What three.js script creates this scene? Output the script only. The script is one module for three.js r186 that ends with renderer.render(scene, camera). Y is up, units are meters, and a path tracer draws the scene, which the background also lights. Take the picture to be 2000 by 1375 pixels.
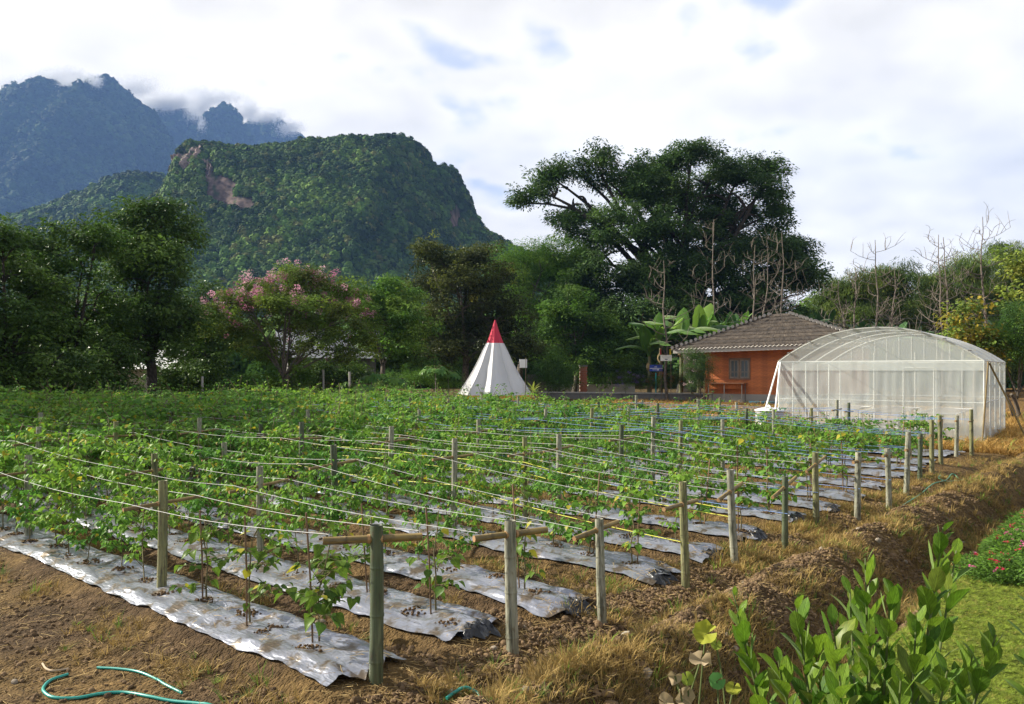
import * as THREE from 'three';
import { ImprovedNoise } from 'three/addons/math/ImprovedNoise.js';
import { mergeGeometries } from 'three/addons/utils/BufferGeometryUtils.js';

// ---------- camera, sky, sun, exposure ----------
const EYE = 1.65, F = 1556, HORIZON = 723;            // eye height in metres; focal length (28 mm) and horizon in photograph pixels
const scene = new THREE.Scene();
const camera = new THREE.PerspectiveCamera(2 * Math.atan(1375 / 2 / F) * 180 / Math.PI, 2000 / 1375, 0.1, 40000);
camera.position.set(0, EYE, 0);
camera.lookAt(0, EYE, -10);
camera.setViewOffset(2000, 1375, 0, -(HORIZON - 687.5), 2000, 1375);   // lens shifted up a little: verticals stay upright
const renderer = new THREE.WebGLRenderer({ antialias: true });
renderer.toneMapping = THREE.LinearToneMapping;
renderer.toneMappingExposure = 2.58;
renderer.shadowMap.enabled = true;

const SUN_AZ = 72 * Math.PI / 180, SUN_EL = 30 * Math.PI / 180;         // left of the view direction, height
const sunDir = new THREE.Vector3(-Math.sin(SUN_AZ) * Math.cos(SUN_EL), Math.sin(SUN_EL), -Math.cos(SUN_AZ) * Math.cos(SUN_EL));
const sun = new THREE.DirectionalLight(new THREE.Color(1.0, 0.93, 0.80), 5);
sun.position.copy(sunDir).multiplyScalar(300);
sun.castShadow = true; sun.shadow.radius = 1.2;
sun.shadow.mapSize.set(4096, 4096);
Object.assign(sun.shadow.camera, { left: -90, right: 90, top: 90, bottom: -90, near: 1, far: 700 });
scene.add(sun, sun.target);

const perlin = new ImprovedNoise();
const noise = (x, y, z = 0) => perlin.noise(x, y, z);
function fbm(x, y, z, oct = 4) { let s = 0, a = 0.5, f = 1; for (let i = 0; i < oct; i++) { s += a * perlin.noise(x * f + i * 7.3, y * f + i * 3.1, z * f + i * 5.7); a *= 0.5; f *= 2.03; } return s; }
const smooth = (a, b, x) => { const t = Math.min(1, Math.max(0, (x - a) / (b - a))); return t * t * (3 - 2 * t); };
const lerp = (a, b, t) => a + (b - a) * t, clamp = (x, a, b) => Math.min(b, Math.max(a, x));
function rngOf(seed) { let a = seed >>> 0; return () => { a = (a + 0x6D2B79F5) | 0; let t = Math.imul(a ^ (a >>> 15), 1 | a); t = (t + Math.imul(t ^ (t >>> 7), 61 | t)) ^ t; return ((t ^ (t >>> 14)) >>> 0) / 4294967296; }; }

{ // the sky: broken white cloud sheet with blue gaps, brighter towards the sun
  const W = 2560, H = 1280, data = new Float32Array(W * H * 4);
  for (let r = 0; r < H; r++) for (let c = 0; c < W; c++) {
    const up = ((r + 0.5) / H - 0.5) * Math.PI, az = ((c + 0.5) / W - 0.5) * 2 * Math.PI;
    const y = Math.sin(up), x = Math.cos(up) * Math.cos(az), z = Math.cos(up) * Math.sin(az);
    if (y < -0.01) { data.set([0.16, 0.15, 0.11, 1], (r * W + c) * 4); continue; }
    const yy = Math.max(y, 0.0), k = 1 / (yy + 0.22);
    const px = x * k, pz = z * k;                                         // cloud sheet seen in perspective
    const big = fbm(px * 1.9 + 6.4, pz * 1.9 + 2.3, 0.4, 5), fine = fbm(px * 4.6 + 0.4 * pz, pz * 4.6, 2.2, 6), puff = fbm(px * 2.2 - 4, pz * 2.2 + 8, 5.2, 5);
    let gap = smooth(0.17, 0.56, big * 0.75 + 1.05 * fine - 0.02 + 0.35 * (yy - 0.3));  // blue gaps
    gap *= smooth(0.02, 0.22, yy);
    const s = Math.max(0, x * sunDir.x + y * sunDir.y + z * sunDir.z);
    const glow = 0.10 * Math.pow(s, 3) + 0.14 * Math.pow(s, 16);
    const shade = (lerp(0.475, 0.18, smooth(0.28, 0.9, yy)) + 0.12 * puff + 0.16 * fine + 0.8 * glow) * (1 - 0.06 * smooth(0.6, -0.6, s));      // cloud sheet brightest low down; unseen sky overhead darkened to lower the fill light
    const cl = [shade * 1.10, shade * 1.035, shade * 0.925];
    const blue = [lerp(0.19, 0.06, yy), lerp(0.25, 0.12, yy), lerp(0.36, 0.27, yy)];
    const o = (r * W + c) * 4;
    for (let i = 0; i < 3; i++) data[o + i] = y < 0 ? [0.16, 0.15, 0.11][i] : Math.max(0.05, lerp(cl[i], blue[i], gap * 0.62));
    data[o + 3] = 1;
  }
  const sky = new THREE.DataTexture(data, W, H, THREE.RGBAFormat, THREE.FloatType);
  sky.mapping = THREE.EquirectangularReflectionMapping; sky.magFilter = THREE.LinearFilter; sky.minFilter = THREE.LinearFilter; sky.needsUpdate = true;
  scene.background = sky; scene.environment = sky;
}
scene.fog = new THREE.FogExp2(new THREE.Color(0.25, 0.46, 1.0), 0.00016);

// ---------- helpers ----------
const V = (x, y, z) => new THREE.Vector3(x, y, z);
const UP = V(0, 1, 0);
const names = new Map();
function numbered(n) { const k = names.get(n) ?? 0; names.set(n, k + 1); return k ? n + '_' + String(k).padStart(3, '0') : n; }
function tag(o, label, category, group, kind) { if (label) o.userData.label = label; if (category) o.userData.category = category; if (group) o.userData.group = group; if (kind) o.userData.kind = kind; return o; }
function lit(o) { o.castShadow = true; o.receiveShadow = true; return o; }
function thing(name, label, category, pos = [0, 0, 0], turn = 0, group) { const g = new THREE.Group(); g.name = numbered(name); g.position.set(...pos); g.rotation.y = turn; scene.add(g); return tag(g, label, category, group); }
function part(name, geo, mat, parent) { const m = lit(new THREE.Mesh(geo, mat)); m.name = name; parent.add(m); return m; }
function solo(name, geo, mat, label, category, group, kind) { const m = lit(new THREE.Mesh(geo, mat)); m.name = numbered(name); scene.add(m); return tag(m, label, category, group, kind); }
function struct(name, geo, mat) { const m = lit(new THREE.Mesh(geo, mat)); m.name = numbered(name); m.userData.kind = 'structure'; scene.add(m); return m; }
function copyOf(root, label) { const c = root.clone(); c.name = numbered(root.name.replace(/_\d{3}$/, '')); c.userData = { ...root.userData }; if (label) c.userData.label = label; scene.add(c); return c; }
const xAt = (px, d) => (px - 1000) / F * d, yAt = (py, d) => EYE + (HORIZON - py) / F * d;   // metres from photograph pixels at a known distance
const at = (px, py, d) => V(xAt(px, d), yAt(py, d), -d);

// field axes: u along the row of end posts, v along the planted beds
const ORIGIN = [-0.708, -4.13], EU = [0.656, -0.755], EV = [-0.755, -0.656];
const uv2w = (u, v) => [ORIGIN[0] + u * EU[0] + v * EV[0], ORIGIN[1] + u * EU[1] + v * EV[1]];
const w2uv = (x, z) => { const a = x - ORIGIN[0], b = z - ORIGIN[1]; return [a * EU[0] + b * EU[1], a * EV[0] + b * EV[1]]; };

class Geo {          // collects faces, tubes and boxes into one geometry
  constructor() { this.p = []; this.uv = []; this.c = null; this.i = []; this.flat = false; }
  get n() { return this.p.length / 3; }
  v(x, y, z, u = 0, w = 0) { this.p.push(x, y, z); this.uv.push(u, w); return this.n - 1; }
  tri(a, b, c) { this.i.push(a, b, c); }
  quad(a, b, c, d) { this.i.push(a, b, c, a, c, d); }
  tube(pts, rad, sides = 6, cap = true, uvScale = 1) {
    const rings = []; let prevN = null, len = 0;
    for (let k = 0; k < pts.length; k++) {
      const t = (k < pts.length - 1 ? pts[k + 1].clone().sub(pts[k]) : pts[k].clone().sub(pts[k - 1])).normalize();
      if (k > 0 && k < pts.length - 1) t.add(pts[k].clone().sub(pts[k - 1]).normalize()).normalize();
      let nrm = prevN ? prevN.clone().sub(t.clone().multiplyScalar(prevN.dot(t))) : (Math.abs(t.y) < 0.9 ? V(0, 1, 0).cross(t) : V(1, 0, 0).cross(t));
      nrm.normalize(); prevN = nrm; const b = t.clone().cross(nrm);
      if (k) len += pts[k].distanceTo(pts[k - 1]);
      const r = typeof rad === 'function' ? rad(k / (pts.length - 1), k) : Array.isArray(rad) ? rad[k] : rad, ring = [];
      for (let s = 0; s <= sides; s++) { const a = s / sides * Math.PI * 2, cx = Math.cos(a) * r, sy = Math.sin(a) * r; ring.push(this.v(pts[k].x + nrm.x * cx + b.x * sy, pts[k].y + nrm.y * cx + b.y * sy, pts[k].z + nrm.z * cx + b.z * sy, s / sides * uvScale, len)); }
      rings.push(ring);
    }
    for (let k = 0; k < rings.length - 1; k++) for (let s = 0; s < sides; s++) this.quad(rings[k][s], rings[k][s + 1], rings[k + 1][s + 1], rings[k + 1][s]);
    if (cap) for (const [ring, pt, flip] of [[rings[0], pts[0], true], [rings[rings.length - 1], pts[pts.length - 1], false]]) {
      const base = ring.map((q) => this.v(this.p[q * 3], this.p[q * 3 + 1], this.p[q * 3 + 2], 0.5, 0)), m = this.v(pt.x, pt.y, pt.z, 0.5, 0);
      for (let s = 0; s < sides; s++) flip ? this.tri(m, base[s + 1], base[s]) : this.tri(m, base[s], base[s + 1]);
    }
    return this;
  }
  box(cx, cy, cz, sx, sy, sz, ry = 0, m4) {
    const c = Math.cos(ry), s = Math.sin(ry), f = [[[1, 0, 0], [0, 1, 0], [0, 0, 1]], [[-1, 0, 0], [0, 1, 0], [0, 0, -1]], [[0, 1, 0], [0, 0, 1], [1, 0, 0]], [[0, -1, 0], [0, 0, -1], [1, 0, 0]], [[0, 0, 1], [0, 1, 0], [-1, 0, 0]], [[0, 0, -1], [0, 1, 0], [1, 0, 0]]];
    for (const [nn, a, b0] of f) {
      const q = [], b = [nn[1] * a[2] - nn[2] * a[1], nn[2] * a[0] - nn[0] * a[2], nn[0] * a[1] - nn[1] * a[0]];
      for (const [i, j] of [[-1, -1], [1, -1], [1, 1], [-1, 1]]) {
        let x = (nn[0] + i * a[0] + j * b[0]) * sx / 2, y = (nn[1] + i * a[1] + j * b[1]) * sy / 2, z = (nn[2] + i * a[2] + j * b[2]) * sz / 2;
        const w = V(cx + x * c + z * s, cy + y, cz - x * s + z * c); if (m4) w.applyMatrix4(m4);
        const su = Math.abs(a[0]) * sx + Math.abs(a[1]) * sy + Math.abs(a[2]) * sz, sv = Math.abs(b[0]) * sx + Math.abs(b[1]) * sy + Math.abs(b[2]) * sz;
        q.push(this.v(w.x, w.y, w.z, (i + 1) / 2 * su, (j + 1) / 2 * sv));
      }
      this.quad(...q);
    }
    return this;
  }
  bar(a, b, w, h = w) {       // a square bar from a to b
    const d = b.clone().sub(a), L = d.length(), m = new THREE.Matrix4().lookAt(a, b, Math.abs(d.y / L) > 0.95 ? V(1, 0, 0) : UP).setPosition(a.clone().add(b).multiplyScalar(0.5));
    return this.box(0, 0, 0, w, h, L, 0, m);
  }
  build() {
    const g = new THREE.BufferGeometry();
    g.setAttribute('position', new THREE.Float32BufferAttribute(this.p, 3)); g.setAttribute('uv', new THREE.Float32BufferAttribute(this.uv, 2));
    if (this.c) g.setAttribute('color', new THREE.Float32BufferAttribute(this.c, 3));
    g.setIndex(this.i); g.computeVertexNormals(); return g;
  }
}
// textures
function tex(size, fn, srgb = true, repeat) {
  const d = new Uint8Array(size * size * 4);
  for (let y = 0; y < size; y++) for (let x = 0; x < size; x++) { const c = fn(x / size, y / size), o = (y * size + x) * 4; for (let i = 0; i < 3; i++) d[o + i] = clamp(Math.round((c.length ? c[i] : c) * 255), 0, 255); d[o + 3] = 255; }
  const t = new THREE.DataTexture(d, size, size); t.wrapS = t.wrapT = THREE.RepeatWrapping; t.magFilter = THREE.LinearFilter; t.minFilter = THREE.LinearMipmapLinearFilter; if (srgb) t.colorSpace = THREE.SRGBColorSpace; if (repeat) t.repeat.set(...repeat); t.needsUpdate = true; return t;
}
// seamless noise on a torus-like blend
function tile(u, v, freq, seed, oct = 4) { const w = (a, b) => fbm(a * freq + seed, b * freq - seed, seed * 0.37, oct); const a = smooth(0, 1, u), b = smooth(0, 1, v); return lerp(lerp(w(u, v), w(u - 1, v), a), lerp(w(u, v - 1), w(u - 1, v - 1), a), b) * 1.3; }
const M = {};
const std = (o) => new THREE.MeshStandardMaterial(o), phys = (o) => new THREE.MeshPhysicalMaterial(o);
const rgb = (r, g, b) => new THREE.Color().setRGB(r, g, b);
const leafMat = (r, g, b, gloss = 0.3, tr = 0.35, extra = {}) => phys({ color: rgb(r, g, b), roughness: 0.95, transmission: tr, thickness: 0, clearcoat: gloss * 0.6, clearcoatRoughness: 0.34, specularIntensity: 0.25, side: THREE.DoubleSide, ...extra });
// ---------- ground: one sheet, fine near the camera, reaching the horizon ----------
const BEDS = [0.0, 0.83, 1.68, 2.8, 3.66, 4.6, 5.75, 6.65, 7.59, 8.79, 10.14, 11.14, 12.17, 13.61, 14.27];   // u of each bed and its end post
const BED_HALF = 0.26;
function bedMound(u, v) {           // low raised beds under the film
  let best = 9; for (const b of BEDS) best = Math.min(best, Math.abs(u - b));
  return 0.07 * smooth(0.44, 0.22, best) * smooth(-0.35, 0.2, v) * smooth(22.5, 21.5, v);
}
function groundY(x, z) {
  const [u, v] = w2uv(x, z); let h = 0;
  const near = smooth(60, 25, Math.hypot(x, z));
  h += bedMound(u, v);
  const lumps = fbm(x * 1.3, z * 1.3, 1, 3) * 0.07 + fbm(x * 4.1, z * 4.1, 4, 3) * 0.045;
  const inBerm = smooth(-0.2, -0.45, v) * smooth(-2.0, -1.7, v), along = smooth(20.5, 18, u);
  // furrow beside the posts, earth bank, ditch, lawn
  const furrow = -0.07 * Math.exp(-(((v + 0.50) / 0.13) ** 2)), bank = (0.19 + 0.07 * noise(u * 0.7, 3.3)) * Math.exp(-(((v + 0.92) / 0.26) ** 2)), ditch = -0.17 * smooth(-1.12, -1.38, v) * smooth(-1.82, -1.62, v);
  h += (furrow + bank + ditch) * along;
  const soil = smooth(-1.95, -1.7, v);
  h += lumps * near * lerp(0.12, lerp(0.5, 1.5, inBerm), soil);
  h += -0.05 * smooth(-0.3, -0.9, u) * soil * smooth(-0.2, 0.4, v);
  return h;
}
const AX = (dense, lo, hi, grow, max) => { const a = []; for (let t = lo; t <= hi; t += dense) a.push(t); for (let s = dense * 1.2, t = hi; t < max;) { t += s; s *= grow; a.push(t); } const b = []; for (let s = dense * 1.2, t = lo; t > -max;) { t -= s; s *= grow; b.unshift(t); } return [...b, ...a]; };
{
  const us = AX(0.055, -2.2, 9.5, 1.045, 1700), vs = AX(0.055, -2.3, 7.5, 1.045, 1700), g = new Geo(), col = [];
  const soilA = [0.085, 0.056, 0.031], soilB = [0.150, 0.100, 0.056], dry = [0.22, 0.145, 0.058], lawn = [0.15, 0.20, 0.022], litter = [0.13, 0.10, 0.05], yard = [0.29, 0.175, 0.062];
  for (const u of us) for (const v of vs) {
    const [x, z] = uv2w(u, v);
    g.v(x, groundY(x, z), z, x, z);
    const n1 = 0.5 + fbm(x * 0.8, z * 0.8, 9, 3), n2 = 0.5 + fbm(x * 3.0, z * 3.0, 2, 3);
    let c = soilA.map((s, i) => lerp(s, soilB[i], clamp(n2, 0, 1)));
    const mix = (t, k) => { c = c.map((s, i) => lerp(s, t[i], clamp(k, 0, 1))); };
    mix(dry, 0.7 * smooth(0.36, 0.68, n1 + 0.20 * smooth(1.5, 7, u) + (v < -0.6 ? 0.08 : 0)));
    mix(lawn, smooth(-1.62, -1.85, v + 0.25 * (n1 - 0.5)) * smooth(24, 15, u));
    mix(yard, smooth(15.4, 16.2, u + (n1 - 0.5)) * (0.6 + 0.4 * n1));
    if (v > 21.5 + 2 * (n1 - 0.5)) mix(litter, 0.6 + 0.4 * n2);
    col.push(...c);
  }
  const N = vs.length;
  for (let a = 0; a < us.length - 1; a++) for (let b = 0; b < N - 1; b++) g.quad(a * N + b, a * N + b + 1, (a + 1) * N + b + 1, (a + 1) * N + b);
  g.c = col; 
  const t = tex(512, (u, v) => { const n = tile(u, v, 9, 3, 5), m = tile(u, v, 31, 8, 3), k = 0.80 + 0.34 * n + 0.30 * m; return [k, k * 0.985, k * 0.95]; });
  const b = tex(512, (u, v) => { const n = tile(u, v, 12, 5, 5), m = tile(u, v, 36, 1, 3); return 0.5 + 0.5 * n + 0.25 * Math.abs(m) * 2; }, false);
  t.repeat.set(0.9, 0.9); b.repeat.set(1.1, 1.1);
  M.ground = phys({ specularIntensity: 0.25, vertexColors: true, map: t, bumpMap: b, bumpScale: 0.06, roughness: 1 });
  const gm = g.build(); struct('ground', gm, M.ground);
}

// ---------- wooded limestone hill and the far mountains ----------
function ridge(pts, d) { return (x) => { const px = x / d * F + 1000; if (px <= pts[0][0]) return yAt(pts[0][1], d); for (let i = 1; i < pts.length; i++) if (px <= pts[i][0]) { const t = (px - pts[i - 1][0]) / (pts[i][0] - pts[i - 1][0]), s = t * t * (3 - 2 * t); return yAt(lerp(pts[i - 1][1], pts[i][1], lerp(t, s, 0.35)), d); } return yAt(pts[pts.length - 1][1], d); }; }
// a mountain is a height field round its ridge line; `steep` gives the profile of the slope towards the camera
function mountain(name, pts, d, front, back, nx, nz, rough, colorOf, profile, dropTo = 0, narrow = null) {
  const H = ridge(pts, d), x0 = xAt(pts[0][0], d), x1 = xAt(pts[pts.length - 1][0], d), g = new Geo(), col = [];
  const height = (x, z) => {                                   // z: metres in front (+) of the ridge line or behind (-)
    const k = z >= 0 ? z / front : -z / back, xc = narrow ? xAt(narrow[0], d) : 0, top = H(narrow ? xc + (x - xc) * (1 + narrow[1] * Math.min(1, k * 1.2)) : x);
    const p = profile(clamp(k, 0, 1), x, z), n = fbm(x / rough[1], z / rough[1], 3.3, 5) * rough[0] * smooth(0, 0.1, k + 0.06) + fbm(x / rough[1] * 5, z / rough[1] * 5, 8.8, 3) * rough[0] * 0.22;
    return dropTo + (top - dropTo) * p + n * (0.35 + 0.65 * p);
  };
  for (let a = 0; a <= nx; a++) for (let b = 0; b <= nz; b++) {
    const x = lerp(x0, x1, a / nx), z = lerp(-back, front, b / nz), y = height(x, z);
    g.v(x, y, -d + z, x / 30, z / 30); col.push(0, 0, 0);
  }
  for (let a = 0; a < nx; a++) for (let b = 0; b < nz; b++) { const q = (i, j) => i * (nz + 1) + j; g.quad(q(a, b), q(a, b + 1), q(a + 1, b + 1), q(a + 1, b)); }
  const geo = g.build(), P = geo.attributes.position, Nn = geo.attributes.normal;
  for (let k = 0; k < P.count; k++) { const c = colorOf(P.getX(k), P.getY(k), P.getZ(k), Nn.getY(k)); col[k * 3] = c[0]; col[k * 3 + 1] = c[1]; col[k * 3 + 2] = c[2]; }
  geo.setAttribute('color', new THREE.Float32BufferAttribute(col, 3));
  return { mesh: struct(name, geo, M.slope), height, x0, x1, d };
}
{
  const t = tex(256, (u, v) => { const k = 0.75 + 0.5 * tile(u, v, 10, 6, 5); return [k, k, k]; });
  M.slope = phys({ specularIntensity: 0.2, vertexColors: true, map: t, roughness: 1 });
}
const woodColor = (x, y, z, ny) => { const n = clamp(0.5 + 1.3 * fbm(x / 40, y / 40, z / 40, 5), 0, 1); return [lerp(0.014, 0.040, n), lerp(0.030, 0.070, n), lerp(0.012, 0.022, n)]; };
const rockColor = (x, y, z) => { const n = clamp(0.5 + 1.5 * fbm(x / 2.4, y / 9, z / 9, 5), 0, 1), m = fbm(x / 3, y / 3, 4, 3) > 0.14 ? 1 : 0; return m ? [0.06, 0.09, 0.035] : [lerp(0.10, 0.33, n), lerp(0.075, 0.24, n), lerp(0.065, 0.20, n)]; };
// where the bare cliff shows on the near hill
const CLIFF = (x, y, d) => { const px = x / d * F + 1000, py = HORIZON - (y - EYE) / d * F; return [px, py]; };
function onCliff(px, py) {
  const e = (cx, cy, rx, ry) => ((px - cx) / rx) ** 2 + ((py - cy) / ry) ** 2, w = 0.35 * noise(px / 14, py / 14, 2.2) + 0.2 * noise(px / 5, py / 5, 7);
  return Math.min(e(361, 322, 13, 34), e(410, 345, 15, 46), e(437, 374, 32, 36), e(472, 398, 30, 20), e(888, 430, 12, 30)) + w < 0.9;
}
const hill = mountain('hill', [[60, 560], [180, 500], [270, 430], [320, 385], [346, 340], [356, 304], [372, 289], [430, 288], [500, 294], [590, 288], [660, 286], [740, 290], [800, 287], [828, 304], [850, 342], [893, 356], [915, 397], [932, 437], [960, 474], [1000, 486], [1080, 520], [1200, 600], [1280, 700]], 520, 230, 140, 240, 100, [15, 60],
  (x, y, z, ny) => { const d = -z, [px, py] = CLIFF(x, y, d); return onCliff(px, py) || ny < 0.22 && px < 520 && px > 340 ? rockColor(x, y, z) : woodColor(x, y, z, ny); },
  (k) => 1 - smooth(0, 1, Math.pow(k, 0.92)), 0, [640, 0.75]);
const spur = mountain('hill', [[-300, 560], [-150, 520], [0, 455], [90, 425], [140, 400], [200, 382], [255, 352], [300, 344], [335, 352], [370, 390], [420, 460], [480, 560]], 820, 260, 160, 110, 46, [9, 60], woodColor, (k) => 1 - smooth(0, 1, k));
const far = [
  mountain('mountain', [[-260, 420], [-160, 260], [-40, 205], [20, 200], [60, 188], [95, 168], [118, 172], [140, 180], [165, 168], [190, 152], [206, 147], [222, 160], [248, 182], [285, 218], [318, 262], [350, 318], [400, 420], [470, 540], [560, 640]], 2000, 900, 500, 210, 80, [80, 230], woodColor, (k) => 1 - smooth(0, 1, Math.pow(k, 0.8))),
  mountain('mountain', [[160, 400], [240, 260], [285, 222], [310, 212], [335, 206], [362, 218], [380, 230], [396, 246], [440, 300], [520, 420]], 2500, 700, 300, 90, 46, [50, 180], woodColor, (k) => 1 - smooth(0, 1, k)),
  mountain('mountain', [[340, 480], [385, 330], [396, 268], [406, 232], [420, 212], [440, 204], [458, 210], [474, 232], [492, 262], [505, 300], [540, 400]], 2300, 420, 260, 80, 46, [34, 130], woodColor, (k) => 1 - smooth(0, 1, Math.pow(k, 0.8))),
  mountain('mountain', [[440, 420], [470, 280], [492, 240], [515, 240], [535, 233], [552, 238], [566, 258], [590, 276], [640, 320], [760, 420]], 2700, 500, 300, 80, 46, [34, 130], woodColor, (k) => 1 - smooth(0, 1, k)),
  mountain('mountain', [[-260, 380], [-180, 260], [-80, 205], [-10, 186], [12, 192], [40, 205], [120, 260], [260, 380]], 2500, 600, 200, 90, 40, [50, 180], woodColor, (k) => 1 - smooth(0, 1, k)),
];

// tree crowns of a far wood: many small leaf-spray faces on a dome
function crownBlob(seed, n, size, squash = 0.8) {
  const r = rngOf(seed), g = new Geo();
  for (let k = 0; k < n; k++) {
    const a = r() * 6.283, y = r() * 1.7 - 0.7, q = Math.sqrt(Math.max(0, 1 - y * y)), rad = 0.72 + 0.33 * r() + 0.18 * noise(Math.cos(a) * q * 2.2, y * 2.2, Math.sin(a) * q * 2.2 + seed);
    const c = V(Math.cos(a) * q * rad, y * rad * squash, Math.sin(a) * q * rad), nrm = c.clone().normalize().add(V(r() - 0.5, r() - 0.2, r() - 0.5).multiplyScalar(0.9)).normalize();
    const t1 = (Math.abs(nrm.y) > 0.9 ? V(1, 0, 0) : V(0, 1, 0)).cross(nrm).applyAxisAngle(nrm, r() * 6.28).normalize(), t2 = nrm.clone().cross(t1), s = size * (0.6 + 0.8 * r());
    const P = [t1.clone().multiplyScalar(s), t2.clone().multiplyScalar(s * 0.75), t1.clone().multiplyScalar(-s), t2.clone().multiplyScalar(-s * 0.75)].map((w, i) => w.add(c).addScaledVector(nrm, i % 2 ? -0.18 * s : 0.05 * s));
    const id = P.map((w) => g.v(w.x, w.y, w.z)); g.quad(...id);
  }
  return g.build();
}
function scatter(name, geo, mat, list, parent, kind) {      // list of [matrix, colour]
  const m = lit(new THREE.InstancedMesh(geo, mat, list.length)); m.name = parent ? name : numbered(name);
  list.forEach(([mx, c], i) => { m.setMatrixAt(i, mx); if (c) m.setColorAt(i, c); });
  if (kind) m.userData.kind = kind; (parent ?? scene).add(m); return m;
}
const mat4 = (p, q, s) => new THREE.Matrix4().compose(p, q, typeof s === 'number' ? V(s, s, s) : s);
const spin = (r, tilt = 0) => new THREE.Quaternion().setFromEuler(new THREE.Euler((r() - 0.5) * 2 * tilt, r() * 6.283, (r() - 0.5) * 2 * tilt));
M.wood = phys({ specularIntensity: 0.2, color: rgb(1, 1, 1), roughness: 0.9, side: THREE.DoubleSide });
function woodOn(h, name, n, size, seed, tones, label, cut) {
  const r = rngOf(seed), list = [[], []]; let made = 0;
  for (let tries = 0; made < n && tries < n * 6; tries++) {
    const x = lerp(h.x0, h.x1, r()), z = lerp(-0.08, 1.0, r() * r() * 0.55 + r() * 0.45) * h.front, y = h.height(x, z);
    const d = h.d - z, [px, py] = CLIFF(x, y, d);
    if (px < -60 || px > 2060 || py > 690 || cut && cut(px, py)) continue;
    const s = size * (0.55 + 0.75 * r() * r() + 0.25 * r()), zone = clamp(0.5 + 1.5 * fbm(x / (size * 14), y / (size * 14), z / (size * 14), 3), 0, 0.999), t = tones[Math.floor((r() < 0.55 ? zone : r()) * tones.length)], k = (0.55 + 0.6 * r()) * (0.8 + 0.4 * zone);
    list[made & 1].push([mat4(V(x, y + s * 0.30, -d), spin(r, 0.25), V(s, s * (0.85 + 0.5 * r()), s)), rgb(t[0] * k, t[1] * k, t[2] * k)]); made++;
  }
  list.forEach((l, i) => tag(scatter(name, [h.blobA, h.blobB][i], M.wood, l, null, 'stuff'), label[i], 'wood'));
}
hill.front = 230; spur.front = 260; far[0].front = 900;
hill.blobA = crownBlob(11, 150, 0.26); hill.blobB = crownBlob(12, 130, 0.30, 1.15);
spur.blobA = hill.blobA; spur.blobB = hill.blobB;
const TONES = [[0.035, 0.072, 0.020], [0.042, 0.088, 0.022], [0.055, 0.112, 0.022], [0.075, 0.125, 0.030], [0.080, 0.155, 0.026], [0.115, 0.190, 0.030], [0.130, 0.150, 0.040]];
woodOn(hill, 'hillside_forest', 36000, 2.3, 21, TONES, ['dense green broadleaf forest covering the steep near hill', 'taller crowned forest trees scattered over the steep near hill'], onCliff);
woodOn(spur, 'spur_forest', 6000, 4.4, 22, TONES.slice(0, 5), ['hazy green forest on the low spur below the blue mountain', 'taller trees of the hazy forest on the low spur']);

// bare rock face let into the wooded slope
M.rock = std({ vertexColors: true, roughness: 0.95 });
{
  const g = new Geo(), col = [], nx = 130, ny = 110, d0 = hill.d, X = (px) => xAt(px, 505), Y = (py) => yAt(py, 505), id = new Map();
  const zAt = (x, y) => { let lo = -2, hi = hill.front; for (let k = 0; k < 30; k++) { const m = (lo + hi) / 2; if (hill.height(x, m) > y) lo = m; else hi = m; } return lo; };
  for (let a = 0; a <= nx; a++) for (let b = 0; b <= ny; b++) {
    const px = 338 + 172 * a / nx, py = 286 + 134 * b / ny, x = X(px), y = Y(py), z = Math.min(zAt(x, y), zAt(x, y - 4) + 1, 60), col1 = Math.abs(noise(x / 2.6, y / 16, 3)) * 8 + Math.abs(noise(x / 1.1, y / 6, 9)) * 3 + fbm(x / 4, y / 6, 1, 4) * 8;
    const zz = -d0 + z * 0.6 + (px < 388 ? 13 : 20) + col1; g.v(x, y, zz); col.push(...rockColor(x, y, zz)); id.set(a * 1000 + b, [px, py]);
  }
  const inside = (a, b) => { const [px, py] = id.get(a * 1000 + b); return onCliff(px, py); };
  for (let a = 0; a < nx; a++) for (let b = 0; b < ny; b++) if ((inside(a, b) || inside(a + 1, b + 1)) && (id.get(a * 1000 + b)[0] > 388 || id.get(a * 1000 + b)[1] > 312)) { const q = (i, j) => i * (ny + 1) + j; g.quad(q(a, b), q(a, b + 1), q(a + 1, b + 1), q(a + 1, b)); }
  g.c = col; struct('cliff', g.build(), M.rock);
}

for (const [k, n, sz, seed] of [[0, 9000, 9, 31], [1, 1500, 11, 32], [2, 1600, 9, 33], [3, 1200, 11, 34]]) { far[k].front = [900, 700, 420, 500][k]; far[k].blobA = crownBlob(13, 40, 0.45); far[k].blobB = crownBlob(14, 36, 0.5, 1.1); woodOn(far[k], 'mountain_forest', n, sz, seed, TONES.slice(0, 4).map((c) => c.map((q) => q * 0.75)), [['dark forest on the broad blue mountain with the sharp peak', 'taller trees on the broad blue mountain with the sharp peak'], ['dark forest on the saddle behind the sharp peak', 'taller trees on the saddle behind the sharp peak'], ['dark forest on the dome shaped blue peak', 'taller trees on the dome shaped blue peak'], ['dark forest on the notched blue ridge beyond the dome', 'taller trees on the notched blue ridge beyond the dome']][k]); }
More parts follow.
